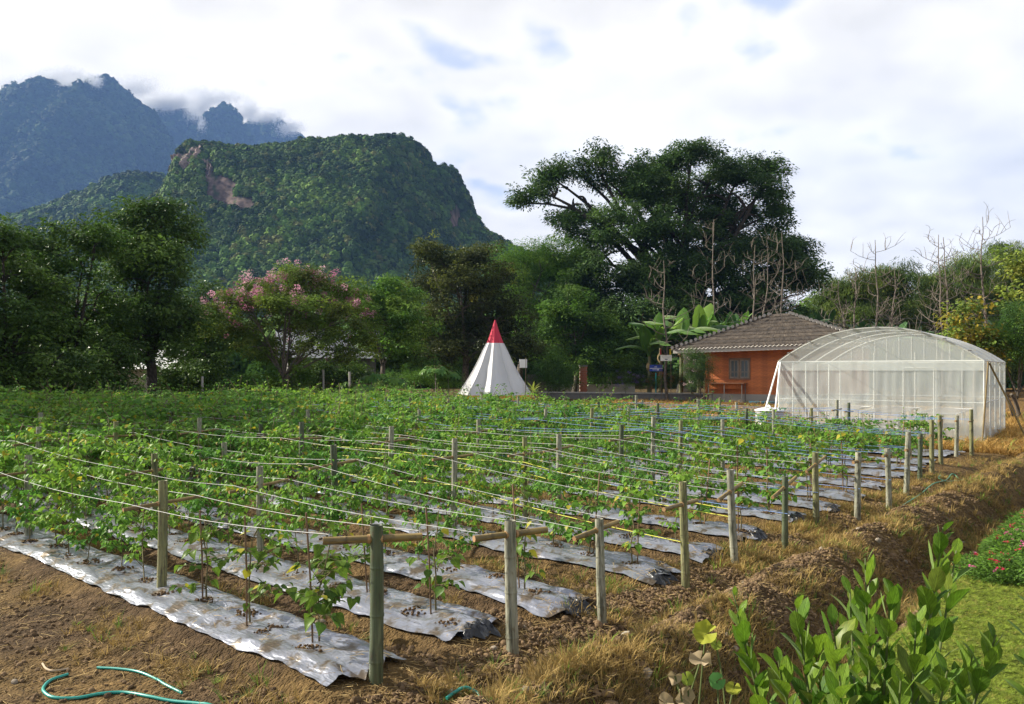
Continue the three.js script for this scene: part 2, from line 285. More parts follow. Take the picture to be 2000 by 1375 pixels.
// cloud caught on the peaks: a mass of tiny droplets
{
  const r = rngOf(5151), drop = new THREE.OctahedronGeometry(1), list = [], gs = () => (r() + r() + r() + r() - 2) * 0.9;
  M.cloud = std({ color: rgb(0.93, 0.93, 0.93), roughness: 1 });
  for (const [px, py, rx, ry, d, n] of [[150, 163, 34, 12, 1985, 3600], [185, 160, 14, 12, 1960, 1200], [120, 150, 40, 16, 2050, 3200], [60, 165, 50, 16, 2150, 3000], [300, 200, 40, 18, 2420, 3600], [340, 196, 46, 16, 2420, 4200], [385, 205, 22, 26, 2350, 2600], [396, 246, 8, 14, 2280, 700], [480, 215, 20, 16, 2380, 1500], [515, 226, 34, 12, 2600, 2400], [400, 190, 70, 18, 2500, 4000], [565, 250, 26, 14, 2600, 900], [250, 170, 50, 20, 2300, 3000]])
    for (let k = 0; k < n * 6; k++) { const x = px + gs() * rx, y = py + gs() * ry + 4 * noise(x / 9, py), dd = d + gs() * 60, p = at(x, y, dd), s = dd / F * (0.26 + 0.30 * r()); list.push([mat4(p, spin(r, 3), s)]); }
  tag(scatter('mountain_cloud', drop, M.cloud, list, null, 'stuff'), 'white cloud clinging to the blue mountain peaks', 'cloud');
}
const ORD = ['first', 'second', 'third', 'fourth', 'fifth', 'sixth', 'seventh', 'eighth', 'ninth', 'tenth', 'eleventh', 'twelfth', 'thirteenth', 'fourteenth', 'fifteenth'];
// ---------- the planted field ----------
const onGround = (u, v, dy = 0) => { const [x, z] = uv2w(u, v); return V(x, groundY(x, z) + dy, z); };

// leaves: a folded blade with a spine, of a given outline
function blade(g, base, dir, nrm, len, wid, prof, fold = 0.25, droop = 0.25, cols) {
  const side = dir.clone().cross(nrm).normalize(), n = nrm.clone(), S = prof.length, rows = [];
  for (let k = 0; k < S; k++) {
    const t = k / (S - 1), p = base.clone().addScaledVector(dir, len * t).addScaledVector(n, -droop * len * t * t), w = wid * prof[k] / 2;
    if (w < 1e-5) { const a = g.v(p.x, p.y, p.z, 0.5, t); rows.push([a, a, a]); continue; }
    const L = p.clone().addScaledVector(side, -w).addScaledVector(n, fold * w), R = p.clone().addScaledVector(side, w).addScaledVector(n, fold * w);
    rows.push([g.v(L.x, L.y, L.z, 0, t), g.v(p.x, p.y, p.z, 0.5, t), g.v(R.x, R.y, R.z, 1, t)]);
  }
  for (let k = 0; k < S - 1; k++) { const [a, b, c] = rows[k], [d, e, f] = rows[k + 1]; if (a === b) { g.tri(a, e, d); g.tri(b, f, e); } else if (d === e) { g.tri(a, b, d); g.tri(b, c, e); } else { g.quad(a, b, e, d); g.quad(b, c, f, e); } }
}
const HEART = [0.30, 0.92, 1.0, 0.74, 0.36, 0], HEART_LOW = [0.25, 1.0, 0.55, 0], OVAL = [0.12, 0.62, 0.95, 1.0, 0.78, 0], LANCE = [0.1, 0.7, 1, 0.7, 0], RHOMB = [0, 1, 0];
const veins = tex(128, (u, v) => { const c = Math.abs(u - 0.5), rib = smooth(0.035, 0.0, c), w = (v * 7 - c * 6) % 1, side = smooth(0.16, 0.0, Math.abs(((w + 1) % 1) - 0.5)), b = tile(u, v, 4, 3, 4), sp = smooth(0.30, 0.42, tile(u, v, 14, 9, 3)); const k = 0.86 + 0.28 * b + 0.25 * rib + 0.13 * side; return [k + 0.12 * rib + 0.15 * sp, k + 0.05 * rib - 0.12 * sp, k - 0.1 * sp].map((q) => q * 0.94); });
const veinBump = tex(128, (u, v) => { const c = Math.abs(u - 0.5), w = (v * 7 - c * 6) % 1; return 0.6 - 0.4 * smooth(0.05, 0, c) - 0.25 * smooth(0.2, 0, Math.abs(((w + 1) % 1) - 0.5)) + 0.2 * tile(u, v, 5, 6, 3); }, false);
M.cropLeaf = leafMat(0.165, 0.29, 0.030, 0.25, 0.44, { map: veins });
M.cropLeafDark = leafMat(0.105, 0.215, 0.030, 0.25, 0.40, { map: veins });
M.cropLeafYellow = leafMat(0.42, 0.40, 0.035, 0.1, 0.45);
M.cropTint = leafMat(1, 1, 1, 0.22, 0.46, { vertexColors: true });
M.cropStem = std({ color: rgb(0.13, 0.11, 0.05), roughness: 0.9 });
M.stake = std({ color: rgb(0.16, 0.10, 0.055), roughness: 0.95 });
// skeleton of one bushy plant: stems, and a place for each leaf
function plantBones(seed, H, spread, branches, leafSize, leaves) {
  const r = rngOf(seed), stems = [], spots = [];
  const main = [V(0, -0.02, 0)]; for (let k = 1; k <= 5; k++) main.push(V((r() - 0.5) * 0.03 * k, H * k / 5, (r() - 0.5) * 0.03 * k));
  stems.push([main, 0.007, 0.003]);
  const limbs = [main];
  for (let b = 0; b < branches; b++) {
    const y0 = H * (0.12 + 0.62 * r()), a = r() * 6.283, L = spread * (0.55 + 0.6 * r()), rise = 0.25 + 0.6 * r(), pts = [];
    const o = main[0].clone().lerp(main[5], y0 / H);
    for (let k = 0; k <= 4; k++) { const t = k / 4; pts.push(V(o.x + Math.cos(a + t * 0.5) * L * t, y0 + L * (rise * t - 0.18 * t * t), o.z + Math.sin(a + t * 0.5) * L * t)); }
    stems.push([pts, 0.004, 0.0015]); limbs.push(pts);
  }
  for (let k = 0; k < leaves; k++) {
    const limb = limbs[k % limbs.length], t = limb === main ? 0.35 + 0.65 * r() : 0.15 + 0.85 * Math.sqrt(r()), i = Math.min(limb.length - 2, Math.floor(t * (limb.length - 1))), f = t * (limb.length - 1) - i;
    const p = limb[i].clone().lerp(limb[i + 1], f), a = r() * 6.283, pet = leafSize * (0.35 + 0.6 * r());
    const out = V(Math.cos(a), 0.35 - 0.5 * r(), Math.sin(a)).normalize(), q = p.clone().addScaledVector(out, pet);
    const dir = V(Math.cos(a + (r() - 0.5)), -0.15 - 0.75 * r(), Math.sin(a + (r() - 0.5))).normalize();
    const n0 = V((r() - 0.5) * 0.9, 1, (r() - 0.5) * 0.9), nrm = n0.addScaledVector(dir, -n0.dot(dir)).normalize();
    spots.push({ p, q, dir, nrm, s: leafSize * (0.55 + 0.6 * r()) * (1.1 - 0.35 * t), tone: r() });
  }
  return { stems, spots };
}
function stemGeo(bones, petioles = true, sides = 5) {
  const g = new Geo(); for (const [pts, r0, r1] of bones.stems) g.tube(pts, (t) => lerp(r0, r1, t), sides, false);
  if (petioles) for (const s of bones.spots) g.tube([s.p, s.q], 0.0012, 3, false);
  return g.build();
}
function bushGeo(bones, prof, yellow = 0.02, warm = 1) {
  const g = new Geo(), col = [];
  for (const s of bones.spots) {
    const n0 = g.n; blade(g, s.q, s.dir, s.nrm, s.s, s.s * 0.86, prof, 0.22, 0.22);
    const t = s.tone, c = t < yellow ? [0.40, 0.36, 0.03] : [lerp(0.078, 0.175, t) * warm, lerp(0.195, 0.35, t) * lerp(1, warm, 0.4), lerp(0.026, 0.040, t)];
    for (let k = n0; k < g.n; k++) col.push(...c);
  }
  g.c = col; return g.build();
}
function stakeGeo(h, lean) { return new Geo().tube([V(0.03, -0.05, 0.02), V(0.03 + lean * 0.5, h * 0.5, 0.02), V(0.03 + lean, h, 0.03)], 0.006, 5).build(); }

// silver film: one crumpled strip per bed, dirty where soil washed over it
{
  const t = tex(512, (u, v) => { const n = tile(u, v, 5, 2, 5), m = tile(u, v, 40, 9, 2), d = smooth(0.0, 0.30, tile(u, v, 7, 14, 5) + 0.3 * m); const k = 0.86 + 0.20 * n + 0.08 * m; return [lerp(k, 0.50, d * 0.75), lerp(k, 0.40, d * 0.75), lerp(k * 1.03, 0.27, d * 0.75)]; });
  const ro = tex(256, (u, v) => { const d = smooth(0.05, 0.4, tile(u, v, 7, 14, 5)); return lerp(0.62, 1, d); }, false);
  const bu = tex(512, (u, v) => { const a = tile(u, v * 0.25, 22, 4, 4), b = tile(u, v, 9, 7, 4); return 0.5 + 0.6 * (Math.abs(a) - 0.2) + 0.35 * b; }, false);
  M.film = std({ color: rgb(0.43, 0.45, 0.49), map: t, roughness: 0.50, roughnessMap: ro, metalness: 0.55, bumpMap: bu, bumpScale: 0.014, side: THREE.DoubleSide });
  M.filmBlack = std({ color: rgb(0.018, 0.02, 0.025), roughness: 0.35, bumpMap: bu, bumpScale: 0.01, side: THREE.DoubleSide });
}
const filmEdge = (b, v, s) => BED_HALF * (1 + 0.16 * noise(v * 1.4, b * 3.7 + s * 9) + 0.10 * noise(v * 5.1, b * 1.7 + s * 5));
const VMAX = (b) => 21.2 - 0.12 * Math.abs(b - 7);
const vStart = [0.06, 0.06, -0.05, -0.07, -0.06, -0.01, 0.03, -0.01, -0.07, 0.01, 0.11, 0.13, 0.24, 0.26, 0.19];
function filmY(u, v, b) { const w = fbm(u * 9, v * 1.6, b * 3.1, 3) * 0.045 + Math.abs(noise(u * 16 + v * 3, v * 3.2, b)) * 0.030; return 0.026 + w; }
BEDS.forEach((b, i) => {
  const g = new Geo(), nv = 190, nu = 18, v0 = vStart[i];
  for (let k = 0; k <= nv; k++) {
    const t = k / nv, v = v0 + (VMAX(i) - v0) * (t < 0.6 ? t * t * 1.05 + t * 0.12 : lerp(0.45, 1, (t - 0.6) / 0.4)), wl = filmEdge(i, v, -1), wr = filmEdge(i, v, 1);
    for (let j = 0; j <= nu; j++) {
      const s = j / nu, u = b + lerp(-wl, wr, s), e = Math.min(s, 1 - s), vv = v + (k < 4 ? 0.10 * noise(u * 9, i * 4.1) : 0), [x, z] = uv2w(u, vv);
      const lift = filmY(u, vv, i) * smooth(0, 0.12, e) + 0.006 + 0.012 * smooth(0.08, 0, e) * (1 + noise(vv * 8, i + s));
      g.v(x, groundY(x, z) + lift, z, u * 0.9, vv * 0.9);
    }
  }
  for (let k = 0; k < nv; k++) for (let j = 0; j < nu; j++) { const a = k * (nu + 1) + j; g.quad(a, a + nu + 1, a + nu + 2, a + 1); }
  const lab = i === 0 ? 'silver plastic mulch film of the outermost row beside the bare soil and hose' : 'silver plastic mulch film under the ' + ORD[i] + ' planted row counted from the hose';
  const o = solo('mulch_film', g.build(), M.film, lab, 'plastic film', i ? 'silver mulch strips of the field' : undefined);
  // gathered black ends where the film is turned under
  if (i > 0 && i < 8) {
    const e = new Geo(), nn = 22, mm = 10, wid = 0.13 + 0.12 * Math.abs(noise(i * 3.3, 1)), cu = b + 0.12 * noise(i * 5.1, 2);
    for (let k = 0; k <= nn; k++) for (let j = 0; j <= mm; j++) { const s = k / nn - 0.5, t = j / mm, edge = smooth(0.5, 0.30, Math.abs(s)), u = cu + s * wid * 2 + 0.03 * noise(s * 9, t * 3, i), v = v0 + 0.02 + (t - 0.5) * (0.09 + 0.16 * edge * (0.6 + noise(s * 5, i * 2))) + 0.04 * noise(s * 7, i + 4); const [x, z] = uv2w(u, v); e.v(x, groundY(x, z) + 0.008 + Math.sin(t * Math.PI) * edge * (0.03 + 0.055 * Math.abs(noise(s * 13 + i, t * 6, 2)) + 0.03 * noise(s * 24, t * 12, i)), z, u * 2, v * 2); }
    for (let k = 0; k < nn; k++) for (let j = 0; j < mm; j++) { const a = k * (mm + 1) + j; e.quad(a, a + 1, a + mm + 2, a + mm + 1); }
    part('turned_end', e.build(), M.filmBlack, o).userData.label = 'crumpled black underside gathered at the end of the film';
  }
});

// bamboo posts with a crossbar pushed through
{
  const bam = (cols, seed) => tex(256, (u, v) => { const s = tile(u, v * 0.12, 40, seed, 3), b = tile(u, v * 0.6, 7, seed + 3, 5), d = smooth(0.05, 0.30, tile(u, v * 0.5, 11, seed + 8, 5)), g = smooth(0.08, 0.3, tile(u, v, 24, seed + 5, 4)); return cols[0].map((c, k) => lerp(lerp(lerp(c, cols[1][k], clamp(0.5 + 1.6 * b, 0, 1)), cols[2][k], d * 0.85), [0.30, 0.25, 0.17][k], g * 0.5) * (1 + 0.55 * s)); });
  M.bamboo = [std({ map: bam([[0.36, 0.37, 0.22], [0.50, 0.49, 0.34], [0.27, 0.27, 0.20]], 2), roughness: 0.6 }), std({ map: bam([[0.42, 0.43, 0.36], [0.58, 0.57, 0.50], [0.30, 0.31, 0.25]], 6), roughness: 0.65 }), std({ map: bam([[0.22, 0.27, 0.18], [0.34, 0.37, 0.27], [0.17, 0.19, 0.15]], 9), roughness: 0.55 })];
  M.bambooBar = std({ map: bam([[0.40, 0.34, 0.19], [0.53, 0.45, 0.26], [0.29, 0.22, 0.14]], 12), roughness: 0.55 });
  M.bambooCut = std({ color: rgb(0.34, 0.20, 0.09), roughness: 0.9 });
}
function culmGeo(h, r, seed, nodes = 3) {
  const q = rngOf(seed), pts = [], rad = [], nodeAt = []; for (let k = 0; k < nodes; k++) nodeAt.push(h * (0.12 + (k + 0.3 * q()) / nodes * 0.85));
  const ys = [-0.12, 0, h * 0.02]; for (const n of nodeAt) ys.push(n - 0.012, n - 0.004, n, n + 0.004, n + 0.014); ys.push(h - 0.004, h); ys.sort((a, b) => a - b);
  for (const y of ys) { const near = Math.min(...nodeAt.map((n) => Math.abs(n - y))); pts.push(V(0.008 * Math.sin(y * 3 + seed), y, 0.008 * Math.cos(y * 2.3 + seed))); rad.push(r * (1 - 0.10 * y / h) * (1 + (near < 0.006 ? 0.07 : near < 0.013 ? -0.02 : 0)) * (y > h - 0.002 ? 0.96 : 1)); }
  const g = new Geo().tube(pts, rad, 16, false, 0.6), top = pts[pts.length - 1], R = rad[rad.length - 1];
  // hollow cut top
  const inner = [], outer = []; for (let s = 0; s <= 16; s++) { const a = s / 16 * 6.2832; outer.push(g.v(top.x + Math.cos(a) * R, top.y, top.z + Math.sin(a) * R)); inner.push(g.v(top.x + Math.cos(a) * R * 0.72, top.y - 0.004, top.z + Math.sin(a) * R * 0.72)); }
  const low = inner.map((k) => g.v(g.p[k * 3], top.y - 0.05, g.p[k * 3 + 2])), m = g.v(top.x, top.y - 0.05, top.z);
  for (let s = 0; s < 16; s++) { g.quad(outer[s], inner[s], inner[s + 1], outer[s + 1]); g.quad(inner[s], low[s], low[s + 1], inner[s + 1]); g.tri(low[s], m, low[s + 1]); }
  return g.build();
}
const culms = [0, 1, 2, 3, 4].map((k) => culmGeo(1, 1, 70 + k, 2 + k % 2));   // unit culms are only for far posts
function bambooPost(u, v, h, r, tone, bar, lean, label, group, seed, scaleDetail = true) {
  const p = onGround(u, v), q = rngOf(seed * 31 + 7), g = thing('bamboo_post', label, 'post', [p.x, p.y - 0.01, p.z], 0, group);
  g.rotation.set(lean[1], q() * 6, lean[0], 'ZXY'); const turn = g.rotation.y;
  const c = part('culm', culmGeo(h, r, seed), M.bamboo[tone], g);
  if (bar) {        // crossbar across the bed, i.e. along u
    const [len, ht, tilt, off, br, az = 49] = bar, bg = new Geo(), pts = [], rad = [], nk = [0.22, 0.62];
    const dir = V(Math.cos(az * Math.PI / 180), tilt, -Math.sin(az * Math.PI / 180)).normalize().applyAxisAngle(UP, -turn), o = V(0, ht, 0).addScaledVector(dir, off);
    for (const t of [0, 0.2, 0.215, 0.22, 0.225, 0.24, 0.6, 0.615, 0.62, 0.625, 0.64, 1]) { pts.push(o.clone().addScaledVector(dir, (t - 0.5) * len)); rad.push(br * (nk.includes(t) ? 1.1 : 1)); }
    const b = part('crossbar', bg.tube(pts, rad, 10, true, 0.12).build(), M.bambooBar, g);
    for (const s of [-1, 1]) part('cut_end', new Geo().tube([o.clone().addScaledVector(dir, s * (len / 2 - 0.002)), o.clone().addScaledVector(dir, s * (len / 2 + 0.003))], br * 0.98, 10).build(), M.bambooCut, b);
    for (const s of [-1, 1]) part('drilled_hole', new Geo().tube([o.clone().addScaledVector(dir, s * (r - 0.012) - off), o.clone().addScaledVector(dir, s * (r + 0.002) - off)], br * 1.22, 10).build(), M.bambooCut, c);
  }
  return g;
}
// measured end posts: [u, v, height, radius, tone, bar [length, height, tilt, offset, radius], lean]
const ENDS = [
  [0.0, 0.0, 0.815, 0.037, 2, [0.5, 0.745, 0.0, -0.01, 0.02, 12], [0.0, 0.01]],
  [0.83, -0.22, 0.78, 0.037, 1, [0.48, 0.7, 0.0, 0.0, 0.019, 30], [0.01, 0.0]],
  [1.68, -0.27, 0.69, 0.031, 1, [0.46, 0.62, 0.06, -0.02, 0.016, 46], [0.05, 0.0]],
  [2.8, -0.25, 0.81, 0.033, 0, [0.5, 0.64, 0.0, -0.04, 0.016], [0.015, 0.0]],
  [3.66, -0.26, 0.82, 0.033, 1, [0.46, 0.64, 0.16, -0.02, 0.016], [0.06, 0.0]],
  [4.6, -0.31, 0.7, 0.03, 2, [0.56, 0.6, 0.22, 0.0, 0.016], [0.02, 0.0]],
  [5.75, -0.17, 0.78, 0.034, 0, [0.56, 0.66, 0.2, 0.0, 0.015], [0.0, 0.0]],
  [6.65, -0.31, 0.76, 0.036, 1, [0.34, 0.66, 0.0, 0.0, 0.017], [0.0, 0.0]],
  [7.59, -0.37, 0.74, 0.035, 1, [0.34, 0.66, 0.0, 0.0, 0.016], [0.035, 0.0]],
  [8.79, -0.24, 0.84, 0.037, 1, [0.22, 0.6, 0.0, 0.0, 0.017], [-0.05, 0.0]],
  [10.14, -0.09, 0.7, 0.034, 2, [0.22, 0.64, 0.0, 0, 0.016], [0, 0]],
  [11.14, -0.02, 0.84, 0.037, 0, [0.22, 0.6, 0, 0, 0.016], [0.02, 0]],
  [12.17, 0.09, 0.83, 0.037, 0, [0.22, 0.74, 0, 0, 0.016], [0.02, 0]],
  [13.61, 0.16, 0.76, 0.037, 1, [0.22, 0.66, 0, 0, 0.016], [0.0, 0]],
  [14.27, 0.04, 0.88, 0.036, 0, [0.4, 0.66, 0, 0, 0.012], [0.03, 0]]];
const endLabels = ['dark green bamboo post at the corner of the field, yellow crossbar near its top', 'pale grey bamboo post with yellow crossbar, next along from the dark corner post'];
ENDS.forEach(([u, v, h, r, tone, bar, lean], i) => bambooPost(u, v, h, r, tone, bar, lean, endLabels[i] ?? 'bamboo end post with crossbar along the earth bank, ' + ORD[i] + ' counting from the dark corner post', i > 1 ? 'bamboo end posts along the earth bank' : undefined, 100 + i));
// posts within the rows
const inner = [];
{
  const r = rngOf(404), own = { '0-1': [0.0, 2.37, 0.80, 0.035], '0-2': [0.0, 5.05, 0.80, 0.035], '1-1': [0.95, 2.62, 0.80, 0.03], '2-1': [1.85, 2.85, 0.90, 0.034], '3-1': [2.90, 2.33, 0.92, 0.03], '4-1': [3.70, 2.1, 0.90, 0.028], '5-1': [4.58, 2.34, 0.85, 0.033], '1-2': [0.85, 4.3, 0.80, 0.032], '2-2': [1.9, 4.9, 0.80, 0.032], '4-2': [3.62, 4.15, 0.92, 0.034] };
  BEDS.forEach((b, i) => { for (let k = 1; k <= 7; k++) { const o = own[i + '-' + k] ?? [b + 0.05 * (r() - 0.5), k * 2.4 + 0.5 * (r() - 0.5), 0.82 + 0.18 * r(), 0.032]; inner.push([i, k, ...o]); } });
  for (const [i, k, u, v, h, rad] of inner) bambooPost(u, v, h, rad, [1, 0, 1, 2][(i * 3 + k) % 4], k < 5 ? [0.55, h * 0.80, 0.12 * (r() - 0.3), 0.03 * (r() - 0.5), 0.013] : null, [0.03 * (r() - 0.5), 0.03 * (r() - 0.5)], i === 0 && k === 1 ? 'grey bamboo post standing in the bare patch of the outermost mulch strip' : 'bamboo post in the ' + ORD[i] + ' row from the hose, ' + ORD[k - 1] + ' behind its end post', i === 0 && k === 1 ? undefined : 'bamboo posts inside the planted rows', 300 + i * 10 + k);
}
// strings along the crossbar ends, straps of yellow and blue tape
M.twine = std({ color: rgb(0.46, 0.46, 0.44), roughness: 0.7 });
M.twineBlue = std({ color: rgb(0.20, 0.32, 0.62), roughness: 0.55 });
M.strapYellow = std({ color: rgb(0.58, 0.58, 0.08), roughness: 0.45 });
function cord(pts, rad, flat) { const g = new Geo(), out = []; for (let k = 0; k < pts.length - 1; k++) for (let s = 0; s < 6; s++) { const t = s / 6, p = pts[k].clone().lerp(pts[k + 1], t); p.y -= 0.03 * Math.sin(t * Math.PI) * Math.min(1, pts[k].distanceTo(pts[k + 1]) / 2); out.push(p); } out.push(pts[pts.length - 1]); return g.tube(out, rad, 5).build(); }
BEDS.forEach((b, i) => {
  const posts = inner.filter((q) => q[0] === i), e = ENDS[i], blue = i > 6;
  for (const s of [-1, 1]) {
    const pts = [[e[0], e[1], e[5][1]], ...posts.slice(0, 6).map((q) => [q[2], q[3], q[4] * 0.80])].map(([u, v, h], k) => { const p = onGround(u, v + 0.01, h + 0.018), az = (k ? 49 : e[5][5] ?? 49) * Math.PI / 180, q = s * (k ? 0.25 : e[5][0] / 2 - 0.02); return V(p.x + Math.cos(az) * q, p.y, p.z - Math.sin(az) * q); });
    solo('support_string', cord(pts, i < 5 ? 0.0020 : 0.0024), blue ? M.twineBlue : M.twine, (blue ? 'blue' : 'white') + ' string along the ' + ORD[i] + ' row from the hose, crossbar end ' + (s < 0 ? 'toward' : 'away from') + ' the hose', 'string', blue ? 'blue support strings' : 'white support strings');
  }
  if (i > 4 && i < 10) { const pts = [[e[0], e[1], 0.36], ...posts.slice(0, 4).map((q) => [q[2], q[3], 0.40])].map(([u, v, h]) => onGround(u - 0.036, v - 0.03, h)); solo('support_string', cord(pts, 0.0032), M.twineBlue, 'low blue string at mid height of the posts in the ' + ORD[i] + ' row from the hose', 'string', 'low blue strings'); }
});
for (const [bi, hs] of [[3, [0.34]], [4, [0.40, 0.46]]]) hs.forEach((h, k) => {
  const e = ENDS[bi], posts = inner.filter((q) => q[0] === bi).slice(0, 3), pts = [[e[0] - 0.0, e[1] - 0.036, h], ...posts.map((q) => [q[2] - 0.03, q[3], h + 0.12 + 0.05 * k])].map(([u, v, y]) => onGround(u, v, y));
  solo('yellow_strap', cord(pts, 0.0045), M.strapYellow, ['yellow plastic strap tied low round the post and along the row', 'yellow plastic strap tied at mid height of the post along the row', 'second yellow strap running just above the other on the same row'][bi === 3 ? 0 : 1 + k], 'strap');
});
M.tape = M.strapYellow;

// ---------- crop plants ----------
{
  const r = rngOf(77), dense = [], young = [];
  const shapes = [];
  for (let k = 0; k < 8; k++) { const b = plantBones(500 + k, 0.72 + 0.30 * (k % 4) / 3, 0.275, 15, 0.072, 330); shapes.push([stemGeo(b, false, 4), bushGeo(b, HEART_LOW, 0.03, [0.8, 1.0, 1.25, 0.9, 1.15, 0.75, 1.05, 1.35][k])]); }
  const youngShapes = [];
  for (let k = 0; k < 6; k++) { const b = plantBones(600 + k, 0.54 + 0.055 * k, 0.20, 9, 0.070, 150); youngShapes.push([stemGeo(b, true, 5), bushGeo(b, HEART, 0.05, 0.85 + 0.08 * k)]); }
  const spots = [];
  BEDS.forEach((b, i) => { for (let v = ENDS[i][1] + 0.42 + 0.2 * r(); v < VMAX(i); v += (v < 6 ? 0.43 : 0.37) + 0.12 * (r() - 0.5)) { const u = b + 0.14 * (r() - 0.5), [x, z] = uv2w(u, v); const px = x / -z * F + 1000; if (px < -120) continue; spots.push([u, v, i, -z]); } });
  spots.sort((a, b) => a[3] - b[3]);
  const rest = shapes.map(() => []); let n = 0; const protos = [], yprotos = [];
  for (const [u, v, i, d] of spots) {
    const p = onGround(u, v, 0.02), small = v < ENDS[i][1] + 0.7 + 0.5 * r(), s = small ? 0.92 + 0.36 * r() : (0.84 + 0.36 * r()) * lerp(0.86, 1.10, smooth(2, 7, v)) * lerp(1, 0.88, smooth(9, 14, u)) * lerp(1, 1.08, smooth(6, 14, v)), k = Math.floor(r() * (small ? 6 : 8));
    if (i === 0 && v < 2.3 || i === 1 && v < 1.6 || i === 2 && v < 1.0) continue;         // the nearest plants are built leaf by leaf below
    if (n >= 298) { rest[small ? 0 : k].push([mat4(p, spin(r, 0.06), V(s * 1.12, s, s * 1.12))]); continue; }
    let o; const pool = small ? yprotos : protos;
    if (!pool[k]) { o = thing('crop_plant', '', 'plant'); const [sg, lg] = (small ? youngShapes : shapes)[k]; part('stem', sg, M.cropStem, o); part('leaves', lg, M.cropTint, o); if (small) part('stake', stakeGeo(0.62, 0.04), M.stake, o); pool[k] = o; }
    else o = copyOf(pool[k]);
    tag(o, small ? 'young sparse crop plant tied to a thin stake through the mulch film' : 'dense bushy green crop plant filling a string trellised row', 'plant', small ? 'young staked plants at the row ends' : 'bushy crop plants in the rows');
    o.position.copy(p); o.rotation.set(0.06 * (r() - 0.5), r() * 6.283, 0.06 * (r() - 0.5)); { const w = s * (small ? 1 : lerp(0.82, 1.12, smooth(3, 9, v))); o.scale.set(w, s, w); }; n++;
  }
  const far = thing('crop_mass', 'dense mass of bushy green crop plants in the back rows', 'crop'); far.userData.kind = 'stuff';
  rest.forEach((l, k) => { if (l.length) { scatter('leaves', shapes[k][1], M.cropTint, l, far, 'stuff'); scatter('stems', shapes[k][0], M.cropStem, l, far, 'stuff'); } });

  // the nearest plants, leaf by leaf
  const leafVar = [0, 1, 2].map((k) => { const g = new Geo(); blade(g, V(0, 0, 0), V(0, 0, 1), UP, 1, 0.86, HEART, 0.12 + 0.14 * k, 0.14 + 0.14 * k); return g.build(); });
  const near = [[0.05, 0.56, 0.72, 0.24, 12, 0.092, 120, 'bushy young plant with large heart shaped leaves beside the dark corner post'], [-0.03, 1.15, 0.66, 0.16, 9, 0.078, 84, 'thin staked plant second from the dark corner post in the outermost row'], [0.06, 1.85, 0.60, 0.17, 9, 0.075, 84, 'small leafy plant growing between the corner post and the grey row post'], [0.86, 0.45, 0.66, 0.13, 6, 0.088, 40, 'spindly plant with a few large pale leaves beside the pale grey post'], [0.82, 1.05, 0.60, 0.15, 7, 0.075, 60, 'thin sprouting plant on the second mulch strip'], [1.70, 0.42, 0.72, 0.15, 7, 0.088, 52, 'slender plant hung with yellow green leaves beside the third end post']];
  near.forEach(([u, v, H, sp, br, ls, nl, label], k) => {
    const b = plantBones(900 + k, H, sp, br, ls, nl), p = onGround(u, v, 0.02), o = thing('crop_plant', label, 'plant', [p.x, p.y, p.z], r() * 6);
    part('stem', stemGeo(b), M.cropStem, o); part('stake', stakeGeo(H * 1.05, 0.05), M.stake, o);
    for (const s of b.spots) {
      const m = part('leaf', leafVar[Math.floor(s.tone * 2.99)], s.tone < (k === 5 ? 0.12 : 0.04) ? M.cropLeafYellow : s.tone < 0.45 ? M.cropLeafDark : M.cropLeaf, o);
      m.position.copy(s.q); m.scale.setScalar(s.s); m.quaternion.setFromRotationMatrix(new THREE.Matrix4().makeBasis(s.nrm.clone().cross(s.dir).normalize(), s.nrm, s.dir));
    }
  });
  // soil mounds where plants come through the film
  const clod = new THREE.IcosahedronGeometry(1, 1); { const P = clod.attributes.position; for (let k = 0; k < P.count; k++) { const w = 1 + 0.35 * noise(P.getX(k) * 1.7 + 3, P.getY(k) * 1.7, P.getZ(k) * 1.7); P.setXYZ(k, P.getX(k) * w, P.getY(k) * w * 0.8, P.getZ(k) * w); } clod.computeVertexNormals(); }
  M.clod = phys({ specularIntensity: 0.25,  color: rgb(1, 1, 1), roughness: 1 });
  const soilAt = [];
  for (const [u, v, i, d] of spots) if (d < 11) { const c = onGround(u, v, 0.028); for (let k = 0; k < 46; k++) { const a = r() * 6.283, q = 0.11 * Math.sqrt(r()) * (0.5 + 0.8 * r()), s = 0.004 + 0.010 * r() * (1 - q * 4), kk = 0.7 + 0.6 * r(); soilAt.push([mat4(V(c.x + Math.cos(a) * q, c.y + 0.02 * (1 - q / 0.13), c.z + Math.sin(a) * q), spin(r, 1), s), rgb(0.11 * kk, 0.07 * kk, 0.038 * kk)]); } }
  tag(scatter('planting_soil', clod, M.clod, soilAt, null, 'stuff'), 'crumbly brown soil heaped at the planting holes in the film', 'soil');
  // clods over the bank, furrows and bare ground
  const clods = []; 
  for (let k = 0; k < 40000; k++) {
    const u = -2.2 + 13 * r() * (0.35 + 0.65 * r()), v = -1.75 + (r() < 0.7 ? 2.2 * r() : 8 * r()), [x, z] = uv2w(u, v); if (-z < 2.2 || Math.abs(x / -z) > 0.75) continue;
    let bed = 9; for (const b of BEDS) bed = Math.min(bed, Math.abs(u - b)); if (bed < 0.36 && v > -0.1) continue;
    const big = r(), s = (0.004 + 0.012 * r() + (big > 0.985 ? 0.02 * r() : 0)), kk = 0.6 + 0.8 * r(), g2 = groundY(x, z);
    clods.push([mat4(V(x, g2 + s * 0.2, z), spin(r, 1), V(s * (0.8 + 0.6 * r()), s, s * (0.8 + 0.6 * r()))), big > 0.9985 ? rgb(0.26, 0.22, 0.17) : rgb(0.145 * kk, 0.098 * kk, 0.056 * kk)]);
  }
  tag(scatter('soil_clods', clod, M.clod, clods, null, 'stuff'), 'loose brown earth clods and crumbs over the bank and furrows', 'soil');
